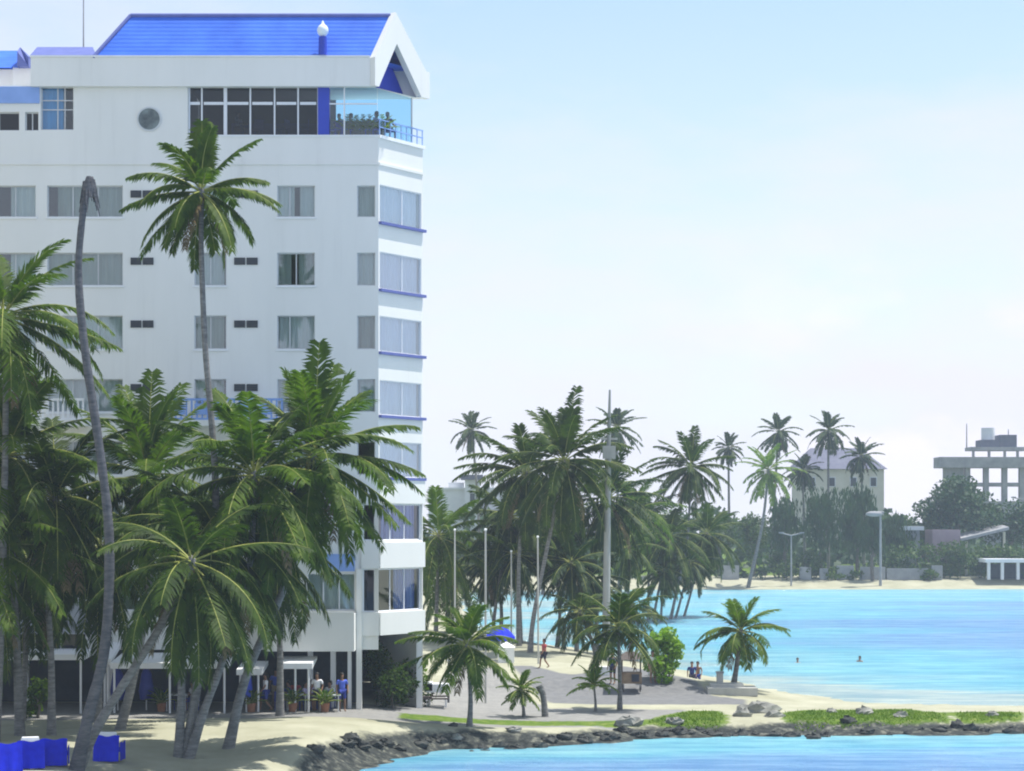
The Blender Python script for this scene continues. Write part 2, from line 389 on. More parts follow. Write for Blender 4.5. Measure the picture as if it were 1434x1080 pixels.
# sea
def water_mat():
    m = bpy.data.materials.new('turquoise_water'); m.use_nodes = True
    nt = m.node_tree; N = nt.nodes; L = nt.links
    for n in list(N):
        if n.type != 'OUTPUT_MATERIAL': N.remove(n)
    tc = N.new('ShaderNodeTexCoord')
    def noise(sc_, d, stretch, r=0.6):
        mp = N.new('ShaderNodeMapping'); mp.inputs['Scale'].default_value = stretch; L.new(tc.outputs['Object'], mp.inputs['Vector'])
        n = N.new('ShaderNodeTexNoise'); n.inputs['Scale'].default_value = sc_; n.inputs['Detail'].default_value = d; n.inputs['Roughness'].default_value = r
        L.new(mp.outputs['Vector'], n.inputs['Vector']); return n
    band = noise(1.0, 5, (0.012, 0.045, 1)); chop = noise(1.0, 7, (0.22, 0.9, 1), 0.7); fine = noise(1.0, 4, (2.2, 4.0, 1))
    # depth attribute: sand shallows are pale, deeper water blue
    at = N.new('ShaderNodeAttribute'); at.attribute_name = 'depth'
    ad = N.new('ShaderNodeMath'); ad.operation = 'MULTIPLY_ADD'; ad.inputs[1].default_value = 1.15
    sb = N.new('ShaderNodeMath'); sb.operation = 'SUBTRACT'; sb.inputs[1].default_value = 0.5
    L.new(band.outputs['Fac'], sb.inputs[0]); L.new(sb.outputs[0], ad.inputs[0]); L.new(at.outputs['Fac'], ad.inputs[2])
    rp = N.new('ShaderNodeValToRGB'); cr = rp.color_ramp
    stops = [(0.02, (0.38, 0.42, 0.37)), (0.10, (0.22, 0.42, 0.44)), (0.34, (0.14, 0.40, 0.46)), (0.52, (0.13, 0.28, 0.44)), (0.95, (0.12, 0.24, 0.42))]
    while len(cr.elements) < len(stops): cr.elements.new(0.5)
    for e, (p, c) in zip(cr.elements, stops): e.position = p; e.color = (*c, 1)
    L.new(ad.outputs[0], rp.inputs['Fac'])
    # ripple shading and glints painted into the water colour as small streaks
    mx = N.new('ShaderNodeMix'); mx.data_type = 'RGBA'; mx.blend_type = 'MULTIPLY'
    r2 = N.new('ShaderNodeValToRGB'); r2.color_ramp.elements[0].position = 0.42; r2.color_ramp.elements[1].position = 0.58
    r2.color_ramp.elements[0].color = (0.55, 0.70, 0.85, 1); r2.color_ramp.elements[1].color = (1, 1, 1, 1)
    L.new(chop.outputs['Fac'], r2.inputs['Fac']); mx.inputs['Factor'].default_value = 1
    L.new(rp.outputs['Color'], mx.inputs['A']); L.new(r2.outputs['Color'], mx.inputs['B'])
    streak = noise(1.0, 6, (0.035, 0.22, 1), 0.7)  # broader light and dark ripple streaks, also multiplied into the colour
    r3 = N.new('ShaderNodeValToRGB'); r3.color_ramp.elements[0].position = 0.36; r3.color_ramp.elements[1].position = 0.66
    r3.color_ramp.elements[0].color = (0.62, 0.80, 0.90, 1); r3.color_ramp.elements[1].color = (1.12, 1.10, 1.06, 1)
    L.new(streak.outputs['Fac'], r3.inputs['Fac'])
    mx2 = N.new('ShaderNodeMix'); mx2.data_type = 'RGBA'; mx2.blend_type = 'MULTIPLY'; mx2.inputs['Factor'].default_value = 1
    L.new(mx.outputs['Result'], mx2.inputs['A']); L.new(r3.outputs['Color'], mx2.inputs['B']); mx = mx2
    df = N.new('ShaderNodeBsdfDiffuse'); L.new(mx.outputs['Result'], df.inputs['Color'])
    gl = N.new('ShaderNodeBsdfGlossy'); gl.inputs['Roughness'].default_value = 0.12; gl.inputs['Color'].default_value = (0.9, 0.95, 1, 1)
    hs = N.new('ShaderNodeMath'); hs.operation = 'ADD'; L.new(chop.outputs['Fac'], hs.inputs[0]); L.new(fine.outputs['Fac'], hs.inputs[1])
    bp = N.new('ShaderNodeBump'); bp.inputs['Strength'].default_value = 1.0; bp.inputs['Distance'].default_value = 0.8
    L.new(hs.outputs[0], bp.inputs['Height']); L.new(bp.outputs['Normal'], gl.inputs['Normal'])
    ms = N.new('ShaderNodeMixShader'); ms.inputs['Fac'].default_value = 0.26
    L.new(df.outputs[0], ms.inputs[1]); L.new(gl.outputs[0], ms.inputs[2])
    L.new(ms.outputs[0], N['Material Output'].inputs['Surface'])
    return m
WX = lines([(-120,-40,8),(-40,40,1.0),(40,240,5)]); WY = lines([(-100,60,8),(60,130,1.0),(130,340,3)])
wx, wy = np.meshgrid(WX, WY); WP = np.stack([wx.ravel(), wy.ravel()], 1)
wi = np.arange(len(WX)*len(WY)).reshape(len(WY), len(WX))
wm = bpy.data.meshes.new('sea')
wm.from_pydata(np.column_stack([WP, np.zeros(len(WP))]).tolist(), [], np.stack([wi[:-1,:-1], wi[:-1,1:], wi[1:,1:], wi[1:,:-1]], -1).reshape(-1, 4).tolist())
dd = np.minimum(np.abs(sdist(WP, LAG))/70, 1.0)**0.8 * 0.8
dd = np.where(WP[:, 1] > 215, np.minimum(dd, np.abs(sdist(WP, LAG))/90*0.8), dd)
dd = np.where(sdist(WP, SEA) < 0.5, 0.30 + np.minimum(-sdist(WP, SEA)/40, 0.35), dd)
da = wm.attributes.new('depth', 'FLOAT', 'POINT'); da.data.foreach_set('value', np.clip(dd, 0, 1))
wm.materials.append(water_mat())
wo = bpy.data.objects.new('sea', wm); col.objects.link(wo); tag(wo, kind='structure')

# ------------------------------------------------------------------ HOTEL
YF = 100.0
A = (Xp(530, YF), YF); B = (Xp(592, 103.0), 103.0)
LCH = math.hypot(B[0]-A[0], B[1]-A[1]); DCH = ((B[0]-A[0])/LCH, (B[1]-A[1])/LCH)
P0 = (0.0, YF); DF = (1.0, 0.0)          # front plane: u = world X
fx = lambda px: Xp(px, YF)
fz = lambda py: Zp(py, YF)
hotel = thing('hotel_building', 'tall white seaside hotel with bright blue tiled roof and cut corner', 'hotel', (fx(200), 106, 1.2))

def panel(mb, p0, d, u0, u1, z0, z1, ops, depth=0.28, mi=0):
    n = (d[1], -d[0])
    P = lambda u, z, w=0: (p0[0]+d[0]*u-n[0]*w, p0[1]+d[1]*u-n[1]*w, z)
    us = sorted({u0, u1, *[o[0] for o in ops], *[o[1] for o in ops]}); us = [u for u in us if u0-1e-6 <= u <= u1+1e-6]
    zs = sorted({z0, z1, *[o[2] for o in ops], *[o[3] for o in ops]}); zs = [z for z in zs if z0-1e-6 <= z <= z1+1e-6]
    for i in range(len(us)-1):
        for j in range(len(zs)-1):
            uc = (us[i]+us[i+1])/2; zc = (zs[j]+zs[j+1])/2
            if any(o[0] < uc < o[1] and o[2] < zc < o[3] for o in ops): continue
            mb.quad(P(us[i], zs[j]), P(us[i+1], zs[j]), P(us[i+1], zs[j+1]), P(us[i], zs[j+1]), mi)
    for a, b, c, e in ops:
        mb.quad(P(a, c), P(a, c, depth), P(a, e, depth), P(a, e), mi)
        mb.quad(P(b, c, depth), P(b, c), P(b, e), P(b, e, depth), mi)
        mb.quad(P(a, c, depth), P(a, c), P(b, c), P(b, c, depth), mi)
        mb.quad(P(a, e), P(a, e, depth), P(b, e, depth), P(b, e), mi)

rng = random.Random(11)
def curtain(p0, d, u0, u1, z0, z1, w, m, parent, seed):
    r = random.Random(seed); mb = MB(); n = (d[1], -d[0])
    k = max(8, int((u1-u0)/0.06)); ph = r.random()*6; fq = r.uniform(18, 26)
    pts = []
    for i in range(k+1):
        u = u0 + (u1-u0)*i/k
        ww = w - 0.05 + 0.03*math.sin(u*fq+ph) + 0.012*math.sin(u*fq*2.3+ph*2)
        pts.append((p0[0]+d[0]*u+n[0]*ww, p0[1]+d[1]*u+n[1]*ww))
    vs = [(x, y, z0) for x, y in pts] + [(x, y, z1) for x, y in pts]
    mb.add(vs, [(i, i+1, k+2+i, k+1+i) for i in range(k)], 0, True)
    return mb.build('curtain', m, parent)

def window(p0, d, u0, u1, z0, z1, mull=1, fm='frame', gm='glass', cm='curtain', gaps=(), transom=None, inset=0.16, fw=0.05, seed=0, sill=False):
    fb = MB()
    w0, w1 = -inset-0.05, -inset
    fb.obox(p0, d, u0, u0+fw, w0, w1, z0, z1); fb.obox(p0, d, u1-fw, u1, w0, w1, z0, z1)
    fb.obox(p0, d, u0+fw, u1-fw, w0, w1, z0, z0+fw); fb.obox(p0, d, u0+fw, u1-fw, w0, w1, z1-fw, z1)
    ms = mull if isinstance(mull, (list, tuple)) else [u0+(u1-u0)*(i+1)/(mull+1) for i in range(mull)]
    for u in ms: fb.obox(p0, d, u-fw/2, u+fw/2, w0+0.003, w1-0.003, z0+fw, z1-fw)
    if transom:
        for t in (transom if isinstance(transom, (list, tuple)) else [transom]):
            fb.obox(p0, d, u0+fw, u1-fw, w0+0.006, w1-0.006, t-fw/2, t+fw/2)
    f = fb.build('window', M[fm], hotel)
    g = MB(); n = (d[1], -d[0]); w = -inset-0.027
    P = lambda u, z: (p0[0]+d[0]*u+n[0]*w, p0[1]+d[1]*u+n[1]*w, z)
    g.quad(P(u0+fw, z0+fw), P(u1-fw, z0+fw), P(u1-fw, z1-fw), P(u0+fw, z1-fw)); g.build('pane', M[gm], f)
    if cm:
        spans = gaps or [(0.0, 1.0)]
        for k, (a, b) in enumerate(spans):
            curtain(p0, d, u0+0.03+(u1-u0-0.06)*a, u0+0.03+(u1-u0-0.06)*b, z0+0.02, z1-0.02, -inset-0.13, M[cm], f, seed*7+k)
    if sill:
        s = MB(); s.obox(p0, d, u0-0.06, u1+0.06, 0.003, 0.07, z0-0.09, z0-0.002); s.build('sill', M['trim'], f)
    return f

rows_f = [(260, 304), (354, 400), (442, 489), (531, 577), (618, 665), (707, 757)]
rows_c = [(258, 310), (352, 404), (442, 492), (532, 581), (618, 668)]
cols_f = [(-130, -20), (-8, 50), (66, 172), (272, 317), (388, 441), (500, 525.5)]
wall = MB()
ops = []; wins = []
for ri, (t, b) in enumerate(rows_f):
    for ci, (a, c) in enumerate(cols_f):
        if ci == 5 and ri == 5: continue
        if ci == 3 and ri == 0: a, c = 272, 317
        o = (fx(a), fx(c), fz(b), fz(t)); ops.append(o); wins.append((ri, ci, o))
low_ops = [(fx(430), fx(497), fz(855), fz(803)), (fx(300), fx(415), fz(855), fz(803)), (fx(150), fx(280), fz(855), fz(803)), (fx(-60), fx(120), fz(912), fz(887)), (fx(508), fx(529.6), fz(757), fz(706)), (fx(508), fx(529.6), fz(857), fz(797))]
panel(wall, P0, DF, fx(-160), fx(530), fz(910), fz(228), ops+low_ops)
panel(wall, P0, DF, fx(-160), fx(263), fz(228), fz(120), [(fx(-60), fx(27), fz(183), fz(157)), (fx(35), fx(54), fz(183), fz(157)), (fx(57), fx(103), fz(182), fz(121.5))])
panel(wall, P0, DF, fx(45), fx(263), fz(120), fz(80), [])
panel(wall, P0, DF, fx(263), fx(530), fz(228), fz(190), [])
cops = [(0.10, LCH-0.12, fz(b), fz(t)) for t, b in rows_c] + [(0.004, LCH-0.06, fz(757), fz(706)), (0.004, LCH-0.06, fz(857), fz(797))]
panel(wall, A, DCH, 0, LCH, fz(890), fz(190), cops)
# returns, back and side walls (closed shell), parapet backs
C1 = (-6.6, 106.0); D1 = (-6.6, 116.0); E1 = (fx(-160), 116.0)
zt = fz(190)
def vwall(a, b, z0, z1): wall.quad((a[0],a[1],z0),(b[0],b[1],z0),(b[0],b[1],z1),(a[0],a[1],z1))
vwall(B, C1, 0.3, zt); vwall(C1, D1, 0.5, zt); vwall(D1, E1, 1.2, zt); vwall(E1, (fx(-160), YF), 1.2, fz(120))
vwall((fx(263), 116.0), (fx(263), YF), zt, fz(80)); vwall((fx(45), YF), (fx(45), 116.0), fz(120), fz(80))
vwall((fx(263), 116), (fx(45), 116), zt, fz(80)); vwall((fx(45), 116), (fx(-160), 116), zt, fz(120))
wall.quad((fx(45), YF, fz(80)), (fx(263), YF, fz(80)), (fx(263), 116, fz(80)), (fx(45), 116, fz(80)))
wall.quad((fx(-160), YF, fz(120)), (fx(45), YF, fz(120)), (fx(45), 116, fz(120)), (fx(-160), 116, fz(120)))
wall.add([(A[0], A[1], zt-0.02), (B[0], B[1], zt-0.02), (C1[0], C1[1], zt-0.02), (D1[0], D1[1], zt-0.02), (fx(263), 116, zt-0.02), (fx(263), YF, zt-0.02)], [(0,1,2,3,4,5)])
# soffit over the open ground floor
zs_ = fz(910)
wall.add([(fx(-160), YF, zs_), (A[0], A[1], zs_), (C1[0], 106, zs_), (fx(-160), 106, zs_)], [(3,2,1,0)])
wall.add([(A[0], A[1], fz(890)), (B[0], B[1], fz(890)), (C1[0], C1[1], fz(890))], [(2,1,0)])
wall.build('wall', M['stucco'], hotel)
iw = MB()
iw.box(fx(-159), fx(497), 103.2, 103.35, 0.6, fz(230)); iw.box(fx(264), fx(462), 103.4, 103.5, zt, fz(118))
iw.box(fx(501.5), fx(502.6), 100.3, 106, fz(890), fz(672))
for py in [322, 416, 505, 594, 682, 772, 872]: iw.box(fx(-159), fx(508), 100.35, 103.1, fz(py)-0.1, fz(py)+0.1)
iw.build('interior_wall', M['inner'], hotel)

for k, (ri, ci, o) in enumerate(wins):
    gaps = (); cm = 'curtain'; mull = 1
    if ci == 2: mull = 2; gaps = [(0.12, 1.0)] if ri == 0 else [(0.0, 1.0)]
    if ci == 4 and ri == 1: cm = 'curtain2'
    if ci == 3: gaps = [(0.0, 0.93)]
    if ci == 1: gaps = [(0.36, 1.0)]
    if ci == 5: mull = 0
    if ci == 5 and ri == 4: cm = None
    if ci == 4 and ri in (0, 2): mull = [o[0]+(o[1]-o[0])*0.33]
    vr = random.Random(k*31+5)
    if not gaps and ci in (3, 4) and vr.random() < .6: gaps = [(0.0, vr.uniform(.25, .5)), (vr.uniform(.55, .7), 1.0)]
    if vr.random() < .25: cm = 'curtain2'
    if ri == 1 and ci in (2, 3): cm = 'curtain2' if ci == 2 else 'curtain'
    window(P0, DF, *o, mull=mull, cm=cm, gaps=gaps, seed=k, sill=(ci != 5))
for k, (t, b) in enumerate(rows_c):
    f = window(A, DCH, 0.10, LCH-0.12, fz(b), fz(t), mull=[0.10+(LCH-.22)*0.55], fm='whiteframe', gm='corner_glass', cm='whitecurtain', inset=0.05, seed=100+k, gaps=[(0, 1)])
    s = MB(); s.obox(A, DCH, 0.02, LCH+0.10, 0.004, 0.16, fz(b)-0.13, fz(b)+0.0); s.build('sill', M['bluesill'], f)
for k, (t, b) in enumerate([(706, 757), (797, 857)]):
    window(A, DCH, 0.006, LCH-0.06, fz(b), fz(t), mull=[LCH*0.3, LCH*0.62], fm='whiteframe', gm='glass', cm='bluecurtain', inset=0.12, seed=120+k, gaps=[(0.45 if k else 0.15, 0.93)])
    window(P0, DF, fx(508), fx(529.6), fz(b), fz(t), mull=0, fm='whiteframe', gm='darkglass', cm=None, inset=0.12, seed=130+k)
# white bands (balcony parapets) around the lower corner
for t, b in [(672, 705), (760, 796), (858, 890)]:
    bd = MB(); bd.obox(P0, DF, fx(506), A[0]+0.02, 0.004, 0.12, fz(b), fz(t))
    bd.obox(A, DCH, -0.0, LCH+0.04, 0.006, 0.12, fz(b)+0.002, fz(t)-0.002)
    bd.build('balcony_band', M['stucco'], hotel)
pl = MB(); pl.box(fx(499.5), fx(507), YF-0.28, YF-0.004, 0.5, fz(797)); pl.build('corner_pillar', M['stucco'], hotel)
pl = MB(); pl.box(fx(487), fx(492), YF-0.1, YF+0.2, 0.6, zs_-0.003); pl.build('column', M['trim'], hotel)
for a in (-90, 30, 150, 270, 430, 462):
    pl = MB(); pl.box(fx(a), fx(a+7), YF+0.3, YF+0.6, 0.7, zs_-0.003); pl.build('column', M['trim'], hotel)
pl = MB(); pl.box(B[0]-0.3, B[0]-0.05, 102.9, 103.2, 0.4, fz(890)); pl.build('column', M['trim'], hotel)
# podium balcony front
pb = MB(); pb.box(fx(376), fx(499), YF-1.4, YF-0.004, fz(910)+0.003, fz(858)); pb.box(fx(376), fx(499), YF-1.46, YF-1.32, fz(858)+0.003, fz(856)+0.03); pb.build('podium_balcony', M['stucco'], hotel)
for a, b, cm in [(430, 497, 'curtain'), (300, 415, 'curtain'), (150, 280, 'curtain2')]:
    window(P0, DF, fx(a), fx(b), fz(855), fz(803), mull=2, fm='whiteframe', cm=cm, seed=150+a)
window(P0, DF, fx(-60), fx(120), fz(912), fz(887), mull=4, cm=None, gm='darkglass', seed=9)
pp = MB(); pp.box(fx(445), fx(497), YF-0.12, YF-0.003, fz(800), fz(776)); pp.build('fanlight_panel', M['paleblue'], hotel)
gw = MB(); gw.box(fx(-160), fx(145), YF-0.5, YF-0.005, fz(887), fz(842)); gw.build('shop_fascia', M['greywall'], hotel)
# string course and vents
lg = MB(); lg.obox(P0, DF, fx(-160), fx(530), 0.003, 0.07, fz(231), fz(227)); lg.obox(A, DCH, 0.02, LCH, 0.003, 0.06, fz(231)+0.002, fz(227)-0.002); lg.build('string_course', M['stucco'], hotel)
lg = MB(); lg.obox(A, DCH, 0.0, LCH+0.1, 0.003, 0.10, zt-0.12, zt+0.04); lg.obox(P0, DF, fx(263), A[0], 0.003, 0.05, zt-0.05, zt+0.03); lg.build('terrace_coping', M['trim'], hotel)
for ri, (t, b) in enumerate(rows_f[:5]):
    for a, c in [(183, 215), (328, 361)]:
        v = MB(); z1 = fz(t+7); z0 = fz(t+17); m_ = (a+c)/2
        for s, e in [(a, m_-1), (m_+1, c)]:
            v.obox(P0, DF, fx(s), fx(e), 0.003, 0.05, z0, z1, 0)
            for j in range(3): v.obox(P0, DF, fx(s)+.03, fx(e)-.03, 0.05, 0.075, z0+0.05+j*0.1, z0+0.08+j*0.1, 1)
        v.build('air_vent', [M['darkmetal'], M['inner']], hotel)
# porthole
pm = MB(); cx, cz, rr = fx(209), fz(167), 0.57
n = 32; vs = []
for r_, w in [(rr, -0.004), (rr, -0.06), (rr-0.07, -0.06), (rr-0.07, -0.03)]:
    vs += [(cx+r_*math.cos(2*math.pi*i/n), YF+w, cz+r_*math.sin(2*math.pi*i/n)) for i in range(n)]
pm.add(vs, [(k*n+i, k*n+(i+1) % n, (k+1)*n+(i+1) % n, (k+1)*n+i) for k in range(3) for i in range(n)], 0)
po = pm.build('porthole_window', M['frame'], hotel, fix=True)
pd = MB(); pd.add([(cx+(rr-0.06)*math.cos(2*math.pi*i/n), YF-0.03, cz+(rr-0.06)*math.sin(2*math.pi*i/n)) for i in range(n)], [tuple(range(n))])
M['porthole'] = mat('dark_porthole_glass', (0.02, 0.035, 0.04), (0.22, 0.28, 0.28), 1.6, 0.1, 0.6)
pd.build('pane', M['porthole'], po)
# glazed corner and upper-left windows
window(P0, DF, fx(57), fx(103), fz(182), fz(121.5), mull=[fx(80), fx(90)], transom=[fz(140), fz(153)], fm='frame', gm='cyanglass', cm='tealbacking', gaps=[(0.0, 0.66)], seed=31)  # the curtain here is an added backing that brightens the tinted glass
window(P0, DF, fx(-60), fx(27), fz(183), fz(157), mull=2, gm='darkglass', cm=None); window(P0, DF, fx(35), fx(54), fz(183), fz(157), mull=1, gm='darkglass', cm=None)
bp_ = MB(); bp_.obox(P0, DF, fx(-160), fx(55.5), 0.004, 0.10, fz(145), fz(122)); bp_.build('balcony_panel', M['paleblue'], hotel)
# top-floor glazing under the main roof
us = [263, 282, 315, 350, 384, 417, 445]
fb = MB()
ztop = fz(122)
for i, u in enumerate(us):
    w_ = 0.16 if u == 315 else 0.07
    fb.obox(P0, DF, fx(u)-w_/2 + (0.05 if i == 0 else 0), fx(u)+w_/2 + (0.05 if i == 0 else 0), -0.22, -0.14, zt+0.005, ztop-0.005)
for i in range(len(us)-1):
    fb.obox(P0, DF, fx(us[i])+0.09, fx(us[i+1])-0.09, -0.21, -0.15, fz(146), fz(142))
tw = fb.build('terrace_window', M['whiteframe'], hotel)
for i in range(len(us)-1):
    g = MB(); g.quad((fx(us[i])+0.03, YF+0.19, zt+0.01), (fx(us[i+1])-0.03, YF+0.19, zt+0.01), (fx(us[i+1])-0.03, YF+0.19, ztop-0.01), (fx(us[i])+0.03, YF+0.19, ztop-0.01)); g.build('pane', M['darkglass'], tw)
bc = MB(); bc.box(fx(445), fx(461), YF+0.05, YF+0.55, zt, fz(121)); bc.build('blue_column', M['bluewall'], hotel)
bc = MB(); bc.box(fx(318), fx(444), 101.5, 101.7, zt, zt+0.85); bc.box(fx(462), fx(526), 101.9, 102.1, zt, zt+0.75); bc.build('terrace_bench', M['blueplastic'], hotel)
bc = MB(); bc.box(fx(481), fx(483), YF+0.06, YF+0.14, zt, ztop-0.01); bc.box(fx(461), fx(528), YF+0.08, YF+0.12, fz(146), fz(144)); bc.build('terrace_post', M['whiteframe'], hotel)
bc = MB(); bc.quad((fx(462), YF+0.1, zt+0.02), (fx(528), YF+0.1, zt+0.02), (fx(528), YF+0.1, ztop-0.02), (fx(462), YF+0.1, ztop-0.02)); bc.build('terrace_glazing', M['cyanglass'], hotel)
bc = MB(); P_ = lambda u, z: (A[0]+DCH[0]*u-DCH[1]*0.13, A[1]+DCH[1]*u+DCH[0]*0.13, z)
bc.quad(P_(0.1, fz(188)), P_(LCH-.78, fz(188)), P_(LCH-.78, fz(123)), P_(0.1, fz(123))); bc.build('corner_glazing', M['cyanglass'], hotel)
bc = MB(); bc.obox(A, DCH, LCH-0.76, LCH-0.70, -0.16, -0.10, zt, fz(123)); bc.build('corner_post', M['frame'], hotel)
# railing on the cut corner
rl = MB()
for z in (zt+0.75, zt+0.40): rl.obox(A, DCH, 0.1, LCH+0.05, -0.05, 0.0, z, z+0.05)
for i in range(9): u = 0.12+(LCH-0.12)*i/8; rl.obox(A, DCH, u-0.018, u+0.018, -0.045, -0.006, zt, zt+0.75)
rl.build('terrace_railing', M['paleblue'], hotel)
# main roof
YE, YR, YB = 99.72, 100.9, 102.7
ze, zb, zr = Zp(81, YE), Zp(121, YE), Zp(22, YR)
A2 = Vector((Xp(518, YE), YE, 0)); B2 = Vector((Xp(590, YB), YB, 0))
tR = (YR-YE)/(YB-YE); R2 = A2.lerp(B2, tR)
FL = Vector((Xp(130, YE), YE, ze)); RL = Vector((Xp(183, YR), YR, zr)); BL = Vector((Xp(130, YE), YB, ze))
FR = Vector((A2.x, YE, ze)); RR = Vector((R2.x, YR, zr)); BR = Vector((B2.x, YB, ze))
rf = MB(); rf.quad(FL, FR, RR, RL); rf.quad(RL, RR, BR, BL); rf.add([FL, RL, BL], [(0,1,2)]); rf.quad(FL, BL, BR, FR)
roof = rf.build('roof', M['roof'], hotel)
rc = MB()
rc.tube([RL, RR], 0.11, 8); rc.tube([FL, RL], 0.10, 8); rc.build('ridge_cap', M['bluesill'], roof)
fa = MB()
fa.box(fx(45), A2.x, YE-0.03, YF-0.006, zb, ze+0.02); fa.build('fascia', M['stucco'], hotel)
cap = MB(); cap.box(fx(44), A2.x, YE-0.09, YE+0.25, ze+0.023, ze+0.10); cap.build('eave_gutter', M['trim'], hotel)
sof = MB(); sof.quad((fx(264), YE, zb+0.01), (A2.x, YE, zb+0.01), (B2.x, YB, zb+0.01), (fx(264), 103.5, zb+0.01)); sof.build('soffit', M['stucco'], hotel)
bkf = MB(); bkf.box(fx(264), B2.x, YB+0.003, YB+0.2, zb+0.02, ze); bkf.build('fascia', M['stucco'], hotel)
gd = (B2-A2); Lg = gd.length; gd.normalize(); gn = Vector((gd.y, -gd.x, 0)); sp = Lg*tR
def gp(s, z, w): q = A2 + gd*s + gn*w; return (q.x, q.y, z)
O = [(0, zb), (0, ze), (sp, zr+0.12), (Lg, ze-0.05), (Lg+0.25, ze-0.05), (Lg+0.25, zb)]
I = [(0.30, zb), (0.34, zb+0.1), (sp+0.08, zr-1.35), (Lg-0.45, zb+0.1), (Lg-0.4, zb+0.05), (Lg-0.4, zb)]
gb = MB(); n_ = len(O)
for w, flip in ((0.32, 0), (0.0, 1)):
    for i in range(n_-1):
        q = [gp(*O[i], w), gp(*I[i], w), gp(*I[i+1], w), gp(*O[i+1], w)]
        gb.quad(*(q if not flip else q[::-1]))
for ring in (O, I):
    for i in range(n_-1): gb.quad(gp(*ring[i], 0), gp(*ring[i+1], 0), gp(*ring[i+1], 0.32), gp(*ring[i], 0.32))
gb.quad(gp(*O[0], 0), gp(*O[0], .32), gp(*I[0], .32), gp(*I[0], 0)); gb.quad(gp(*O[-1], 0), gp(*O[-1], .32), gp(*I[-1], .32), gp(*I[-1], 0))
gb.build('gable_band', M['stucco'], hotel, fix=True)
gt = MB(); gt.add([gp(0.3, zb+0.02, -0.7), gp(Lg-0.35, zb+0.02, -0.7), gp(sp, zr-0.9, -0.7)], [(0,1,2)]); gt.build('gable_wall', M['bluewall'], hotel)
# penthouse and rear roofs at upper left
ph = MB(); ph.box(Xp(18, 108), Xp(46, 108), 108, 114, fz(120), Zp(92, 108)); ph.box(Xp(-120, 108), Xp(17, 108), 108.4, 114, fz(120), Zp(95, 108)); ph.build('penthouse_wall', M['stucco'], hotel)
r1 = MB()
r1.quad((Xp(-130, 107.6), 107.6, Zp(95, 107.6)), (Xp(28, 107.6), 107.6, Zp(95, 107.6)), (Xp(28, 110), 110, Zp(71, 110)), (Xp(-130, 110), 110, Zp(71, 110)))
r1.quad((Xp(-130, 110), 110, Zp(71, 110)), (Xp(28, 110), 110, Zp(71, 110)), (Xp(28, 110), 114, Zp(95, 107.6)), (Xp(-130, 110), 114, Zp(95, 107.6)))
r1.build('penthouse_roof', M['roof'], hotel)
r1 = MB()
r1.add([(Xp(24,107.5),107.5,Zp(93,107.5)),(Xp(40,107.5),107.5,Zp(93,107.5)),(Xp(40,107.5),107.5,Zp(80,107.5)),(Xp(28,108),108,Zp(66,108)),(Xp(24,107.5),107.5,Zp(72,107.5)),
        (Xp(24,107.5),110,Zp(93,107.5)),(Xp(40,107.5),110,Zp(93,107.5)),(Xp(40,107.5),110,Zp(80,107.5)),(Xp(28,108),110,Zp(66,108)),(Xp(24,107.5),110,Zp(72,107.5))],
       [(0,1,2,3,4),(9,8,7,6,5),(0,5,6,1),(1,6,7,2),(2,7,8,3),(3,8,9,4),(4,9,5,0)]); r1.build('penthouse_gable', M['bluesill'], hotel)
r1 = MB()
r1.quad((Xp(40,103),103,Zp(80,103)),(Xp(136,103),103,Zp(80,103)),(Xp(130,105),105,Zp(66,105)),(Xp(52,105),105,Zp(66,105)))
r1.quad((Xp(52,105),105,Zp(66,105)),(Xp(130,105),105,Zp(66,105)),(Xp(130,105),107,Zp(80,103)),(Xp(52,105),107,Zp(80,103)))
r1.add([(Xp(40,103),103,Zp(80,103)),(Xp(52,105),105,Zp(66,105)),(Xp(52,105),107,Zp(80,103))],[(0,1,2)]); r1.build('rear_roof', M['bluesill'], hotel)
# first-floor balconies with blue railings
for a, b, pat in [(60, 125, 0), (236, 400, 1)]:
    s = MB(); s.box(fx(a-3), fx(b+3), YF-1.3, YF-0.004, fz(598), fz(590)); sl = s.build('balcony_slab', M['stucco'], hotel)
    r_ = MB(); zl, zh = fz(590), fz(560)
    r_.box(fx(a), fx(b), YF-1.28, YF-1.16, zh-0.10, zh); r_.box(fx(a), fx(b), YF-1.27, YF-1.17, zl+0.003, zl+0.10)
    k = int((fx(b)-fx(a))/0.24)
    for i in range(k+1):
        x = fx(a) + (fx(b)-fx(a)-0.08)*i/k
        r_.box(x, x+0.08, YF-1.25, YF-1.19, zl+0.10, zh-0.10)
    if pat:
        for q in range(5):
            x = fx(a+12+q*30); r_.box(x, x+0.55, YF-1.30, YF-1.15, zl+0.25, zh-0.25)
    r_.build('balcony_railing', M['paleblue'] if pat else M['trim'], hotel)
# shop canopies along the promenade
def canopy(a, b, py, dep, name='shop_canopy', m='trim', tilt=0.15):
    c = MB(); z = fz(py); x0, x1 = fx(a), fx(b)
    c.add([(x0,YF-0.02,z+tilt),(x1,YF-0.02,z+tilt),(x1,YF-dep,z),(x0,YF-dep,z),(x0,YF-0.02,z+tilt+.18),(x1,YF-0.02,z+tilt+.18),(x1,YF-dep,z+.26),(x0,YF-dep,z+.26)],
          [(0,1,2,3),(7,6,5,4),(0,4,5,1),(1,5,6,2),(2,6,7,3),(3,7,4,0)])
    o = c.build(name, M[m], hotel)
    for x in (x0+0.15, (x0+x1)/2, x1-0.2):
        p = MB(); p.cyl(x, YF-dep+0.25, 0.9, z+0.01, 0.05, n=10); p.build('canopy_post', M['trim'], o)
canopy(-110, 138, 918, 3.4); canopy(150, 170, 926, 2.6, tilt=0.7); canopy(172, 332, 930, 3.2, tilt=.35)
canopy(341, 376, 940, 2.6, tilt=0.3); canopy(396, 444, 932, 2.4, tilt=0.25)

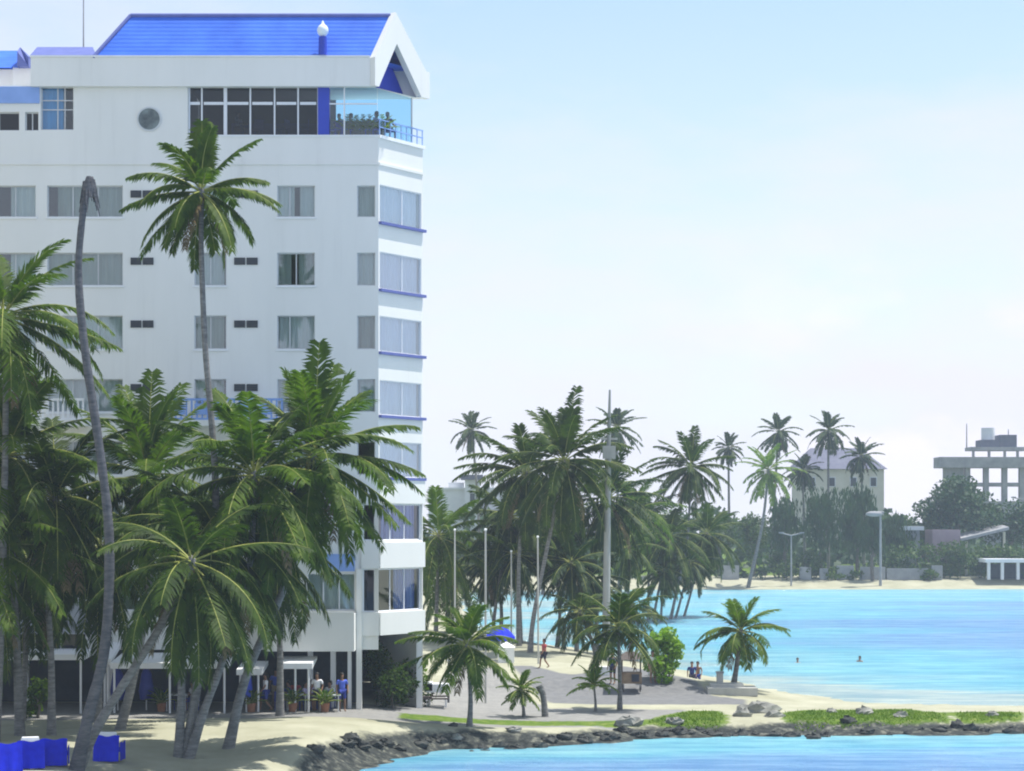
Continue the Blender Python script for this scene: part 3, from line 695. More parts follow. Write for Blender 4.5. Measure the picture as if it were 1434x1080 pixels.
# ---- separate things on the roof
rlz = Zp(80, YE)
t = thing('roof_lamp', 'white globe lamp on a blue post at the edge of the blue tiled roof', 'lamp', (Xp(452, YE), YE, ze+0.1))
p = MB(); p.cyl(Xp(452, YE), YE-0.02, ze+0.1, Zp(52, YE), 0.2, 0.19, 12); p.build('post', M['bluewall'], t)
p = MB(); p.ball((Xp(452, YE), YE-0.02, Zp(43, YE)), 0.27, 0.27, 0.30); p.tube([(Xp(452,YE),YE-0.02,Zp(38,YE)),(Xp(452,YE),YE-0.02,Zp(29,YE))],[0.14,0.02],8); p.build('globe', M['lamp'], t)
t = thing('antenna_mast', 'thin grey antenna mast rising behind the flat roof edge', 'antenna', (Xp(117, 108), 108, fz(80)))
p = MB(); p.tube([(Xp(117,108),108,fz(80)),(Xp(117,108),108,Zp(-40,108))],[0.05,0.025],6); p.build('mast', M['oldconcrete'], t)
p = MB(); p.box(Xp(117,108)-0.12,Xp(117,108)+0.12,107.9,108.1,fz(80)-0.02,fz(80)+0.25); p.build('base', M['oldconcrete'], t)

# ------------------------------------------------------------------ plants
def catmull(pts, n=6):
    pts = [Vector(p) for p in pts]
    P = [pts[0]*2-pts[1]] + pts + [pts[-1]*2-pts[-2]]
    out = []
    for i in range(1, len(P)-2):
        for k in range(n):
            t = k/n; a, b, c, d = P[i-1], P[i], P[i+1], P[i+2]
            out.append(0.5*((2*b)+(c-a)*t+(2*a-5*b+4*c-d)*t*t+(3*b-3*c+d-a)*t**3))
    out.append(P[-2]); return out

def frond(mb, c, az, e0, L, droop, r, npair, lw, ll, hang=0.5, seg=11, mi_leaf=0, mi_rib=1, rr=0.042, wind=0.0):
    p = Vector(c); pts = [p.copy()]; tans = []
    ds = L/seg
    for i in range(seg):
        t = (i+0.5)/seg
        e = e0 - droop*(t**1.25)
        a = az + wind*t
        T = Vector((math.cos(a)*math.cos(e), math.sin(a)*math.cos(e), math.sin(e)))
        tans.append(T); p = p + T*ds; pts.append(p.copy())
    mb.tube(pts, [rr*(1-0.85*i/seg) for i in range(seg+1)], 4, mi_rib, False)
    for k in range(npair):
        t = 0.13 + 0.87*(k+r.random()*0.6)/npair
        s = min(t*seg, seg-1e-3); i = int(s); f = s-i
        q = pts[i].lerp(pts[i+1], f); T = tans[i]
        side = T.cross(Vector((0, 0, 1)))
        if side.length < 0.15: side = Vector((-math.sin(az), math.cos(az), 0))
        side.normalize(); up = side.cross(T)
        prof = (math.sin(math.pi*min(1, 0.12+0.80*t)))**0.6
        for sg in (-1, 1):
            if r.random() < (0.04 if k % 9 else 0.35): continue
            l = ll*prof*r.uniform(0.82, 1.1)
            hg = hang*r.uniform(0.6, 1.3)
            d = (side*sg*0.85 + T*(r.uniform(0.4, 0.65) + max(0.0, math.sin(e0))*0.55) + up*0.12 - Vector((0, 0, hg*0.6))).normalized()
            d2 = (d - Vector((0, 0, hg*1.1))).normalized()
            m_ = q + d*(l*0.5); e_ = m_ + d2*(l*0.5)
            wv = T*(lw*0.5)
            mb.add([q-wv*0.6, q+wv*0.6, m_+wv, m_-wv, e_], [(0,1,2,3),(3,2,4)], mi_leaf)

def palm(label, trunk, L, nf=24, seed=1, leaf='leaf_a', npair=34, lw=0.075, ll=0.8, rad=(0.2, 0.13), dead=2, nuts=True, emin=-48, emax=84, hang=0.5, name='coconut_palm',
         cat='palm tree', group=None, extra=(), trunk_m='trunk', tn=6, az0=None, wind=0.0, ks=None):
    r = random.Random(seed)
    K = ks or (1.0 if L < 1.6 else 1.14 if L < 3.0 else 1.28)
    L *= K; ll *= K*0.9; lw *= (1.55 if L > 4 else 1.3); extra = [(a, b, l*K, d) for a, b, l, d in extra]; nf = int(nf*1.25); npair = int(npair*1.3) if L > 3.2 else npair
    base = Vector(trunk[0])
    t = thing(name, label, cat, base, group)
    c = Vector(trunk[-1])
    sp = catmull([Vector(trunk[0])-Vector((0,0,0.25))]+list(trunk[1:]), tn)
    n = len(sp); rads = []
    for i in range(n):
        u = i/(n-1); rr = rad[0]+(rad[1]-rad[0])*u + 0.09*math.exp(-u*n/3.0)
        rads.append(rr*(1+r.uniform(-.04, .04)))
    mb = MB(); mb.tube(sp, rads, 9); mb.build('trunk', M[trunk_m], t)
    cr = MB()
    ph = r.random()*6.28 if az0 is None else az0
    for i in range(nf):
        u = i/(nf-1)
        az = ph + i*2.39996 + r.uniform(-.2, .2)
        e0 = R(emax + (emin-emax)*u**0.85 + r.uniform(-8, 8))
        dr = R(r.uniform(38, 75)*(0.55+0.65*min(1, u*2.2))) if e0 > R(-20) else R(r.uniform(20, 45))
        l = L*r.uniform(0.86, 1.08)*(0.72+0.28*min(1, u*4))
        frond(cr, c+Vector((0,0,0.12*(1-u))), az, e0, l, dr, r, npair, lw, ll, hang*(0.55+1.15*u), wind=wind)
    for (az, e, l, dr) in extra: frond(cr, c, R(az), R(e), l, R(dr), r, npair, lw, ll, hang*1.1)
    # fibrous heart
    cr.ball(c+Vector((0,0,0.02)), rad[1]*1.5, rad[1]*1.5, rad[1]*2.6, 8, 6, 2)
    cr.build('crown', [M[leaf], M['rib'], M['trunk']], t)
    if dead:
        db = MB()
        for k in range(dead):
            frond(db, c-Vector((0,0,.15)), r.random()*6.28, R(-45), L*0.8, R(38), r, max(8, npair//2), lw, ll*0.7, 0.9)
        db.build('dead_frond', [M['deadleaf'], M['deadleaf']], t)
    if nuts:
        nb = MB()
        for k in range(7):
            a = r.random()*6.28; nb.ball(c+Vector((0.26*math.cos(a), 0.26*math.sin(a), -0.22-r.random()*0.25)), 0.12, 0.12, 0.15, 8, 6)
        nb.build('coconut_bunch', M['coconut'], t)
    return t

def ptrunk(base, via, crown, Y=None, lean=0.0):
    b = ground_at(*base) if Y is None else ground_Y(base[0], Y)
    y = b.y; out = [b]
    for i, (px, py) in enumerate(via): out.append(Pt(px, py, y + lean*(i+1)/(len(via)+1)))
    out.append(Pt(crown[0], crown[1], y+lean)); return out

NG = 'tall coconut palms in front of the hotel'
# the bare trunk
tp = ptrunk((105, 1078), [(122,1010),(147,905),(153,760),(141,640),(119,490),(110,385),(116,300)], (125, 256))
t = thing('dead_palm', 'tall bare palm trunk without any fronds before the hotel', 'palm tree', tp[0])
mb = MB(); s_ = catmull([tp[0]-Vector((0,0,.3))]+tp[1:], 7); k = len(s_); rr_ = random.Random(5)
mb.tube(s_, [(0.21-0.10*i/(k-1)+0.10*math.exp(-i/4))*(1+rr_.uniform(-.06,.06)) for i in range(k)], 10); mb.build('trunk', M['deadtrunk'], t)
mb = MB(); c_ = tp[-1]
mb.tube([c_-Vector((0,0,.5)), c_-Vector((0,0,.15)), c_+Vector((.02,0,.22))], [0.2,0.25,0.12], 9)
for i in range(26):
    a = rr_.random()*6.28; l = rr_.uniform(.3,.8); q = c_+Vector((.2*math.cos(a), .2*math.sin(a), rr_.uniform(-.4,.15)))
    e = q+Vector((.22*math.cos(a)*l, .22*math.sin(a)*l, -l))
    w = Vector((0.045,0.02,0)); mb.add([q-w, q+w, e+w*.3, e-w*.3], [(0,1,2,3)])
mb.build('frayed_top', M['deadtrunk'], t)

palm('tallest coconut palm, its crown high before the upper hotel windows', ptrunk((258,1060), [(276,960),(300,800),(302,690),(297,600),(287,480),(282,350)], (282,270)), 3.1, 15, 21, 'leaf_a', 44, .085, .80, (0.17,0.09), 3, True, -66, 88, 0.6, group=NG, ks=1.04,
     extra=[(88,80,2.9,20),(190,38,2.8,60),(175,5,3.1,35),(5,15,3.0,50),(20,35,2.6,50),(200,-18,3.1,55),(225,-35,2.8,40),(330,-30,2.4,50),(95,86,2.7,10)])
palm('coconut palm with upright fronds beside the cut corner of the hotel', ptrunk((318,1048), [(344,950),(395,830),(432,720)], (440,642)), 3.55, 27, 33, 'leaf_a', 38, .085, .85, (0.176,0.112), 5, True, -66, 86, 0.5, group=NG,
     extra=[(75,70,3.6,25),(110,66,3.6,40),(10,38,3.4,45),(5,8,3.4,35),(350,-22,3.6,25),(170,45,3.2,60),(335,-40,3.7,20),(80,84,3.7,8)])
palm('coconut palm with yellow-ribbed hanging fronds, centre of the low clump', ptrunk((250,1060), [(254,980),(257,890),(285,790)], (304,752)), 4.0, 26, 47, 'leaf_b', 40, .085, .9, (0.160,0.112), 5, True, -74, 60, 0.65, group=NG,
     extra=[(20,10,3.9,60),(0,-15,3.8,45),(335,-40,3.8,30),(290,-55,3.8,20),(160,30,3.6,60)])
palm('coconut palm with bushy upright crown left of the yellow-ribbed palm', ptrunk((166,1022), [(190,935),(208,830),(208,740)], (207,668)), 4.0, 27, 52, 'leaf_a', 38, .085, .88, (0.168,0.112), 4, True, -68, 86, 0.55, group=NG,
     extra=[(90,82,3.6,12),(60,72,3.6,25),(125,70,3.6,25)])
palm('leaning coconut palm with dense dome crown between its two neighbours', ptrunk((262,1062), [(288,990),(312,925),(348,800)], (356,668)), 4.0, 28, 63, 'leaf_a', 38, .085, .88, (0.160,0.112), 4, True, -66, 78, 0.7, group=NG)
palm('strongly leaning coconut palm crossing the bare trunk near its foot', ptrunk((108,1074), [(130,1030),(172,960),(226,875)], (268,790)), 3.6, 20, 66, 'leaf_b', 36, .085, .85, (0.192,0.120), 4, False, -66, 60, 0.6, group=NG)
palm('coconut palm with broad spreading crown beside the left edge', ptrunk((28,1030), [(24,920),(18,800),(14,720)], (8,640)), 4.3, 28, 71, 'leaf_a', 40, .085, .9, (0.160,0.112), 4, True, -66, 82, 0.55, group=NG)
palm('coconut palm at the left edge with its crown highest of that clump', ptrunk((-8,1038), [(0,900),(6,700),(8,540)], (6,445)), 3.9, 25, 82, 'leaf_a', 38, .085, .85, (0.160,0.104), 5, True, -62, 84, 0.5, group=NG, extra=[(10,-5,3.6,20),(5,-22,3.6,35)])
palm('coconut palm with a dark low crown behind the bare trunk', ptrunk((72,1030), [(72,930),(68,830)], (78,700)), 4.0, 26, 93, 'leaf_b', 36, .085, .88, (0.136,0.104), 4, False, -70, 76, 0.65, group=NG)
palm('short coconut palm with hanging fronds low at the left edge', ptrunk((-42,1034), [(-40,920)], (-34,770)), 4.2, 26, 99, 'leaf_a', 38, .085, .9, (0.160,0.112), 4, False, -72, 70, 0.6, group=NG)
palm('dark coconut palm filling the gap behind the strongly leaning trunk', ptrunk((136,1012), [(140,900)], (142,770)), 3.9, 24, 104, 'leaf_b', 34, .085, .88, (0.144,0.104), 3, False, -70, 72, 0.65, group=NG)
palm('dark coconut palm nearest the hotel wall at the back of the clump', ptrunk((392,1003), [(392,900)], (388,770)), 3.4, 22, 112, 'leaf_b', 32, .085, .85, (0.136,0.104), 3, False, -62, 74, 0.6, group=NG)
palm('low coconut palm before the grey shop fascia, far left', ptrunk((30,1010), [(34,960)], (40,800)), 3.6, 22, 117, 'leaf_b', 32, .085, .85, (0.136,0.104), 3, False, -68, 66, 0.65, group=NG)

YG = 'young palms along the sandy strip'
palm('young palm with wide arching fronds beside the right hotel corner', ptrunk((657,1018), [(659,975)], (654,906)), 2.35, 19, 131, 'leaf_a', 34, .085, .75, (0.10,0.08), 1, False, -40, 84, 0.5, name='young_palm', group=YG, extra=[(180,25,2.8,45),(185,-5,2.8,25),(10,35,2.0,60)])
palm('young palm leaning at the tip of the sand beside the lagoon', ptrunk((1026,961), [(1032,930)], (1037,886)), 2.3, 18, 137, 'leaf_a', 32, .085, .75, (0.136,0.104), 3, False, -40, 84, 0.5, name='young_palm', group=YG, extra=[(10,35,2.7,85),(170,25,2.6,95),(178,15,2.6,105)])
palm('young palm with a dark crown standing in front of the tall concrete pole', ptrunk((868,995), [(868,950)], (866,880)), 2.5, 17, 141, 'leaf_b', 32, .085, .8, (0.10,0.08), 2, False, -40, 78, 0.55, name='young_palm', group=YG)
palm('small tufted palm seedling leftmost in the row of small plants', ptrunk((734,1004), [(733,992)], (730,968)), 1.25, 16, 147, 'leaf_a', 22, .06, .4, (0.07,0.06), 0, False, -25, 86, 0.4, name='palm_seedling', cat='palm tree', group=YG)
palm('slim yellow-green palm seedling right of the leaning stump', ptrunk((834,997), [(834,985)], (832,962)), 1.35, 14, 149, 'leaf_c', 22, .06, .4, (0.06,0.05), 0, False, 10, 88, 0.4, name='palm_seedling', cat='palm tree', group=YG)

MG = 'palms on the beach behind the hotel'
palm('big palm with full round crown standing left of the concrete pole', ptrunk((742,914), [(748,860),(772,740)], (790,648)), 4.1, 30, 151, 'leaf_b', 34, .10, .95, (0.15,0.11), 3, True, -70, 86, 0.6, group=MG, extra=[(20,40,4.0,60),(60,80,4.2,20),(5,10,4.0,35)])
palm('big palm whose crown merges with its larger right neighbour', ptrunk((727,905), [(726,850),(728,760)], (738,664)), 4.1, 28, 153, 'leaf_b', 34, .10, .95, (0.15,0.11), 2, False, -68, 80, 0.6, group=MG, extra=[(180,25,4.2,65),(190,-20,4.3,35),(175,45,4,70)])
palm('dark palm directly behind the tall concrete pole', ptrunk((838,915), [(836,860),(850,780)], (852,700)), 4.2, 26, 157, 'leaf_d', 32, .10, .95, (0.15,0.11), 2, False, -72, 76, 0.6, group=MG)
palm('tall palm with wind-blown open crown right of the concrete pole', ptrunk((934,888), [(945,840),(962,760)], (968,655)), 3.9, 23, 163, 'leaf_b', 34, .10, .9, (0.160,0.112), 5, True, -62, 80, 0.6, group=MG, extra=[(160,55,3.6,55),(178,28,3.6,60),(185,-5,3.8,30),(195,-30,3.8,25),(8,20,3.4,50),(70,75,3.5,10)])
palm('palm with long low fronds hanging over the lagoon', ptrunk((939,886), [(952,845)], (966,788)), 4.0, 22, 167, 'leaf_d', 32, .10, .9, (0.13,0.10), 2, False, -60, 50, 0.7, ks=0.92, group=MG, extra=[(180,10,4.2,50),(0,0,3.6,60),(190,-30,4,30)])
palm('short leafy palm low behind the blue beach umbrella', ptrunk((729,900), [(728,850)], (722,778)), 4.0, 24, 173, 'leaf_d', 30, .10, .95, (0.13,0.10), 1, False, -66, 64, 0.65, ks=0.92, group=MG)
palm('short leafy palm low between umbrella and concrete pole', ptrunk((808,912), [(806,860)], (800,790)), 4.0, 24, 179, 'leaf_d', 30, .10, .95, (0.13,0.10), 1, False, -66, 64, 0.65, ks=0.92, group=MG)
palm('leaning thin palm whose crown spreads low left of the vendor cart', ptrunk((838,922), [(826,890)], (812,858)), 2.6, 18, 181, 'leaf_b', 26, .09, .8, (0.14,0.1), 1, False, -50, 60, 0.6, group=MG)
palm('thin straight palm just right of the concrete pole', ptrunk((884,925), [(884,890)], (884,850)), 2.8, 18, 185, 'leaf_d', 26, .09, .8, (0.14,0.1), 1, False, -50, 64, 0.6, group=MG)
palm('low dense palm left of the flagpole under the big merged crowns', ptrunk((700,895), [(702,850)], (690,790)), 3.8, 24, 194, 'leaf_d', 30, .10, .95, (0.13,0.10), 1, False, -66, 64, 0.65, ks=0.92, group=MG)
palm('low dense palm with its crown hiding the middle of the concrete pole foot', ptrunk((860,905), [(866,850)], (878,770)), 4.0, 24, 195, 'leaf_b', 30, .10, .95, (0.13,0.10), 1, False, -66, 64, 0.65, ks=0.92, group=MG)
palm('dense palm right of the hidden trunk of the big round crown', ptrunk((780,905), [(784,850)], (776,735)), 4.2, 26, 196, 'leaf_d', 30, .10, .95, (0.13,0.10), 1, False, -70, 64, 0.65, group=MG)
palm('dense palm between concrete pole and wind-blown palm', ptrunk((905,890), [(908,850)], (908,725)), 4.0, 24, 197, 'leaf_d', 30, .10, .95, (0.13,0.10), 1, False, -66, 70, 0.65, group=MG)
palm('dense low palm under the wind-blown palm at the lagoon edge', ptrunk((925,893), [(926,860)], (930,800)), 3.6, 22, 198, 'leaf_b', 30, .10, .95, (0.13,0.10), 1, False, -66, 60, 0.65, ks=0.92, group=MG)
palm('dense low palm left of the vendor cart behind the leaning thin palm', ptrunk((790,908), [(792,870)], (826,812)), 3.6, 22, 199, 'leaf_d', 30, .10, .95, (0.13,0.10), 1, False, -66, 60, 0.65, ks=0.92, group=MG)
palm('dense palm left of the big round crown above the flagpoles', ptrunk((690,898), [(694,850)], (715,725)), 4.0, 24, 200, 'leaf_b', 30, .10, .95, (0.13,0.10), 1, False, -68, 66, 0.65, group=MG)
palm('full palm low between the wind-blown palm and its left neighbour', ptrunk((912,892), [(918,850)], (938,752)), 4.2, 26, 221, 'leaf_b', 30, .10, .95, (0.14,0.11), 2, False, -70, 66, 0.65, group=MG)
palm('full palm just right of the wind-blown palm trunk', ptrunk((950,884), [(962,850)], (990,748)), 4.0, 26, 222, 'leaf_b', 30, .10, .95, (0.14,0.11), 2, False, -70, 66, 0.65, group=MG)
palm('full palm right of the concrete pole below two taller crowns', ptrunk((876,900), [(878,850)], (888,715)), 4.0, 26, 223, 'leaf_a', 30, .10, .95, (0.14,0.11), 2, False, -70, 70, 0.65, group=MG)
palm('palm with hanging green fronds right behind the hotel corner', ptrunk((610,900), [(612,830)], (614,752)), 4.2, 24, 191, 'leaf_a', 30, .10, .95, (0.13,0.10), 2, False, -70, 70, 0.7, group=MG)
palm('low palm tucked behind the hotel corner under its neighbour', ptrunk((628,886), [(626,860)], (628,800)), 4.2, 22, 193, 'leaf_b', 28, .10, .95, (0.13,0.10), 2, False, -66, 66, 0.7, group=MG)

FG = 'palms beyond the lagoon'
def farpalm(label, bpx, cpx, cpy, Y, L, seed, leaf='leaf_d', via=None, nf=20, **kw):
    b = ground_Y(bpx, Y); mid = Pt((bpx+cpx)/2 + (via or 0), (cpy+810)/2, Y)
    kw.setdefault('emin', -55); kw.setdefault('emax', 86)
    return palm(label, [b, mid, Pt(cpx, cpy, Y)], L, nf, seed, leaf, 18, .20, .85, (0.22,0.16), 1, False, group=FG, hang=0.45, tn=4, **kw)
farpalm('thin solitary far palm rising over the white house at left', 672, 661, 604, 330, 3.3, 201, via=3)
farpalm('far palm peeping over the left shoulder of the concrete pole crown', 868, 863, 600, 300, 3.6, 203)
farpalm('far palm with yellow-green crown between two taller grey palms', 1047, 1076, 660, 312, 4.3, 207, 'leaf_c', via=6, nf=24)
farpalm('tall far palm right behind the yellow-green palm', 1078, 1090, 606, 350, 3.5, 209)
farpalm('small far palm left of the yellow-green palm', 1022, 1020, 628, 345, 2.9, 211)
farpalm('tallest far palm before the violet hip roof', 1160, 1160, 604, 340, 3.5, 213)
farpalm('dark far palm at the right end of the violet hip roof', 1210, 1206, 640, 345, 3.2, 217)
farpalm('far palm left of the cream house hidden among trees', 1128, 1124, 660, 340, 3.0, 219)

# broad-leaved trees
def leafy(label, base, h, rx, rz, seed, m='foliage', n=1500, leaf=0.45, name='broadleaf_tree', cat='tree', group=None, wisp=False, lobes=9, trunk_r=0.25, low=0.25, droop=0.3):
    r = random.Random(seed); base = Vector(base)
    t = thing(name, label, cat, base, group)
    cz = h - rz
    L_ = []
    for i in range(lobes):
        a = r.random()*6.28; q = r.uniform(0.25, 0.85); zz = r.uniform(-low-.25, 0.75)
        L_.append((base+Vector((math.cos(a)*rx*q*0.8, math.sin(a)*rx*q*0.8, cz+zz*rz*0.75)), rx*r.uniform(0.3, 0.5), rz*r.uniform(0.26, 0.44)))
    L_.append((base+Vector((0, 0, cz+rz*0.55)), rx*0.4, rz*0.42)); L_.append((base+Vector((0, 0, cz)), rx*0.55, rz*0.5))
    tb = MB(); top = base+Vector((r.uniform(-.1,.1)*rx, 0, cz))
    tb.tube([base-Vector((0,0,.3)), base.lerp(top, .5)+Vector((r.uniform(-.3,.3),0,0)), top], [trunk_r*1.2, trunk_r, trunk_r*0.5], 7)
    for (c, a, b) in L_[:6]: tb.tube([base.lerp(top, .55), base.lerp(top, .6).lerp(c, .6)+Vector((0,0,.2)), c], [trunk_r*.5, trunk_r*.3, trunk_r*.12], 5)
    tb.build('trunk', M['bark'], t)
    cb = MB()
    for k in range(n):
        c, a, b = L_[r.randrange(len(L_))]
        u = r.uniform(-1, 1); th = r.random()*6.28; rho = r.random()**0.38
        s = math.sqrt(1-u*u)
        p = c+Vector((a*rho*s*math.cos(th), a*rho*s*math.sin(th), b*rho*u))
        nrm = Vector((r.gauss(0,1), r.gauss(0,1), r.gauss(0,1)+0.6)).normalized()
        x = nrm.cross(Vector((r.gauss(0,1), r.gauss(0,1), r.gauss(0,1)))).normalized(); y = nrm.cross(x)
        l = leaf*r.uniform(0.6, 1.3)
        if wisp: x = Vector((r.uniform(-.35,.35), r.uniform(-.35,.35), -1)).normalized(); y = x.cross(nrm).normalized()*0.22; l *= 1.7
        else: y = y*0.6; x = (x - Vector((0,0,droop))).normalized()
        cb.add([p-x*l*.5, p+y*l*.5, p+x*l*.5, p-y*l*.5], [(0,1,2,3)])
    cb.build('crown', M[m], t)
    return t
TG = 'trees beyond the lagoon'
def ft(label, px, top, Y, wpx, seed, m='foliage_b', wisp=False, n=1500, basepx=None, lowfrac=0.9, leaf=0.6):
    b = ground_Y(basepx or px, Y); h = Zp(top, Y)-b.z; rx = wpx/FPX*Y
    return leafy(label, b, h, rx, h*0.5*lowfrac, seed, m, n, leaf, name='casuarina_tree' if wisp else 'broadleaf_tree', group=TG, wisp=wisp, lobes=12)
ft('large dark round-crowned tree below the concrete frame building', 1345, 662, 335, 72, 301, 'foliage_b', n=6500, lowfrac=0.80, leaf=0.75)
ft('smaller round tree at the right edge beside the large dark tree', 1415, 694, 332, 42, 302, 'foliage_b', n=1800)
ft('grey-green casuarina before the cream house, left of the lamp mast', 1150, 682, 322, 48, 303, 'foliage_b', True, 2600)
ft('grey-green casuarina under the dark palm, next to the lamp mast', 1200, 672, 324, 44, 304, 'foliage_b', True, 2600)
ft('casuarina left of the T-shaped lamp post', 1100, 690, 322, 36, 305, 'foliage_b', True, 1800)
ft('low casuarina right of the round lamp mast', 1252, 716, 330, 34, 306, 'foliage_b', True, 1600)
ft('bushy tree beneath the yellow-green far palm', 1055, 715, 326, 36, 307, 'foliage', False, 1800)
ft('low tree between casuarinas and the large dark tree', 1292, 712, 340, 32, 308, 'foliage', False, 1500)
ft('green tree behind the hanging palm fronds at the lagoon', 1005, 715, 335, 42, 309, 'foliage', False, 1800)
ft('tree behind the wind-blown palm trunk', 930, 700, 325, 46, 310, 'foliage', False, 2000)
ft('tree behind the foot of the concrete pole', 880, 690, 300, 44, 311, 'foliage', False, 1900)
ft('tree below the big round palm crown', 810, 705, 290, 44, 312, 'foliage', False, 1900)
ft('tree right of the far white house', 760, 710, 290, 40, 313, 'foliage_b', False, 1700)
ft('low tree in front of the far white house', 700, 735, 300, 38, 314, 'foliage_b', False, 1500)
ft('low tree nearest the hotel corner on the far shore', 645, 738, 300, 36, 315, 'foliage', False, 1500)
ft('slender tree just left of the far round lamp mast', 1222, 705, 318, 22, 316, 'foliage_b', True, 1200)

def shrub(label, base, w, h, seed, m='shrub', n=700, leaf=0.28, group=None):
    return leafy(label, base, h, w, h*0.52, seed, m, n, leaf, 'shrub', 'shrub', group, False, 9, 0.06, 0.6)
b = ground_at(936, 952); shrub('bright green bushy shrub on the sand left of the leaning young palm', b, 1.45, 3.0, 401, 'shrub', 1800, 0.30)
b = ground_Y(552, 101.5); shrub('dark green shrub under the overhanging hotel corner', b, 1.5, 2.2, 402, 'leaf_b', 1200, 0.25)
b = ground_Y(528, 102.5); shrub('tall dark shrub against the pillar under the hotel corner', b, 0.8, 3.2, 403, 'leaf_b', 900, 0.25)
b = ground_Y(582, 104); shrub('shrub behind the white picnic tables', b, 1.3, 2.6, 404, 'leaf_a', 900, 0.25)
b = ground_Y(50, 95); t = shrub('round potted-looking shrub among the left palm trunks', b, 0.62, 1.9, 405, 'leaf_a', 800, 0.2)
SH = 'shrubs along the far shore'
rs = random.Random(77)
for i in range(26):
    px = 650 + i*30 + rs.uniform(-8, 8); Y = rs.uniform(318, 330)
    shrub('low grey-green shrub in the hedge line behind the far beach', ground_Y(px, Y), rs.uniform(1.6, 2.6), rs.uniform(1.6, 3.4), 420+i, rs.choice(['foliage', 'foliage_b']), 260, 0.5, SH)
for i, (px, w_, h_) in enumerate([(1272,3.4,6.2),(1300,3.2,5.6),(1322,3.2,6.0),(1345,3.4,5.8),(1375,3.6,5.2),(1400,3.4,5.6),(1428,3.4,5.0),(1252,3.0,5.6),(1090,3.2,4.6),(1130,3.0,4.4)]):
    shrub('tall grey-green shrub standing before the huts on the far shore', ground_Y(px, 321+(i % 3)), w_, h_, 470+i, 'foliage', 700, 0.55, 'tall shrubs before the far huts')
# far wood
wb = MB(); r = random.Random(9)
for k in range(9000):
    px = r.uniform(560, 1500); Y = r.uniform(345, 430)
    hh = 6.5 + 2.5*math.sin(px*0.021) + 1.6*math.sin(px*0.057+1) + r.uniform(-1.5, 1.0)
    z = 2.2 + hh*r.random()**0.7
    p = Vector((Xp(px, Y), Y, z)); l = r.uniform(.7, 1.6)
    nrm = Vector((r.gauss(0,1), r.gauss(0,1), r.gauss(0,1)+.5)).normalized(); x = nrm.cross(Vector((1,.3,.2))).normalized(); y = nrm.cross(x)
    wb.add([p-x*l*.6, p+y*l*.5, p+x*l*.6, p-y*l*.5], [(0,1,2,3)])
tag(wb.build('woodland', M['foliage_b']), 'dark far-off wood behind the beach of the lagoon', 'woodland', kind='stuff')
# grass tufts on the strip
gb_ = MB(); r = random.Random(8); polys = GRASS[:3]
for k in range(9000):
    p = polys[0] if r.random() < 0.3 else polys[1] if r.random() < .75 else polys[2]
    xs = [q[0] for q in p]; ys = [q[1] for q in p]
    x, y = r.uniform(min(xs), max(xs)), r.uniform(min(ys), max(ys))
    if sdist(np.array([[x, y]]), p)[0] > -0.1 - 0.6*r.random(): continue
    z = tz(x, y); h = r.uniform(.04, .13); a = r.random()*6.28; w = .05
    gb_.add([(x-w*math.cos(a), y-w*math.sin(a), z-.03), (x+w*math.cos(a), y+w*math.sin(a), z-.03), (x+.1*math.cos(a+1), y+.1*math.sin(a+1), z+h)], [(0,1,2)])
tag(gb_.build('grass', M['grassblade']), 'bright green grass on the narrow strip of land', 'grass', kind='stuff')

# rocks along the edge of the strip
r = random.Random(14)
def rock(px, py, s, m, label, group, seed):
    q = random.Random(seed); g_ = ground_at(px, py); x, y = g_.x, g_.y; z = max(g_.z, -0.1)
    me_ = MB(); me_.ball((x, y, z+s*0.15), s*q.uniform(.8,1.4), s*q.uniform(.6,1.0), s*q.uniform(.35,.6), 10, 7)
    me_.smooth = [False]*len(me_.smooth)
    me_.v = [(vx+q.gauss(0,.13*s), vy+q.gauss(0,.13*s), vz+q.gauss(0,.12*s)) for vx, vy, vz in me_.v]
    o = me_.build('rock', M[m], loc=(x, y, z)); tag(o, label, 'rock', group); return o
sea_edge = [(448,1050),(520,1050),(600,1044),(690,1038),(760,1037),(850,1032),(900,1026),(970,1024),(1040,1023),(1150,1023),(1300,1021),(1434,1020)]
for i in range(64):
    u = i/63*(len(sea_edge)-1); k = min(int(u), len(sea_edge)-2); f = u-k
    px = sea_edge[k][0]*(1-f)+sea_edge[k+1][0]*f + r.uniform(-8, 8); py = sea_edge[k][1]*(1-f)+sea_edge[k+1][1]*f + r.uniform(-6, 4)
    rock(px, py, r.uniform(.16, .42), 'rock', 'dark wet rock in the rough line along the water edge', 'dark rocks along the water edge', 500+i)
for i, (px, py, s) in enumerate([(1063,998,.75),(1040,1003,.5),(1085,1004,.45),(1165,998,.3),(1210,1000,.5),(1262,1004,.4),(880,1015,.55),(945,1012,.4),(640,1026,.3),(720,1024,.3),(1390,1003,.3)]):
    rock(px, py, s, 'palerock', 'pale boulder lying on the grassy strip of land', 'pale boulders on the strip', 600+i)
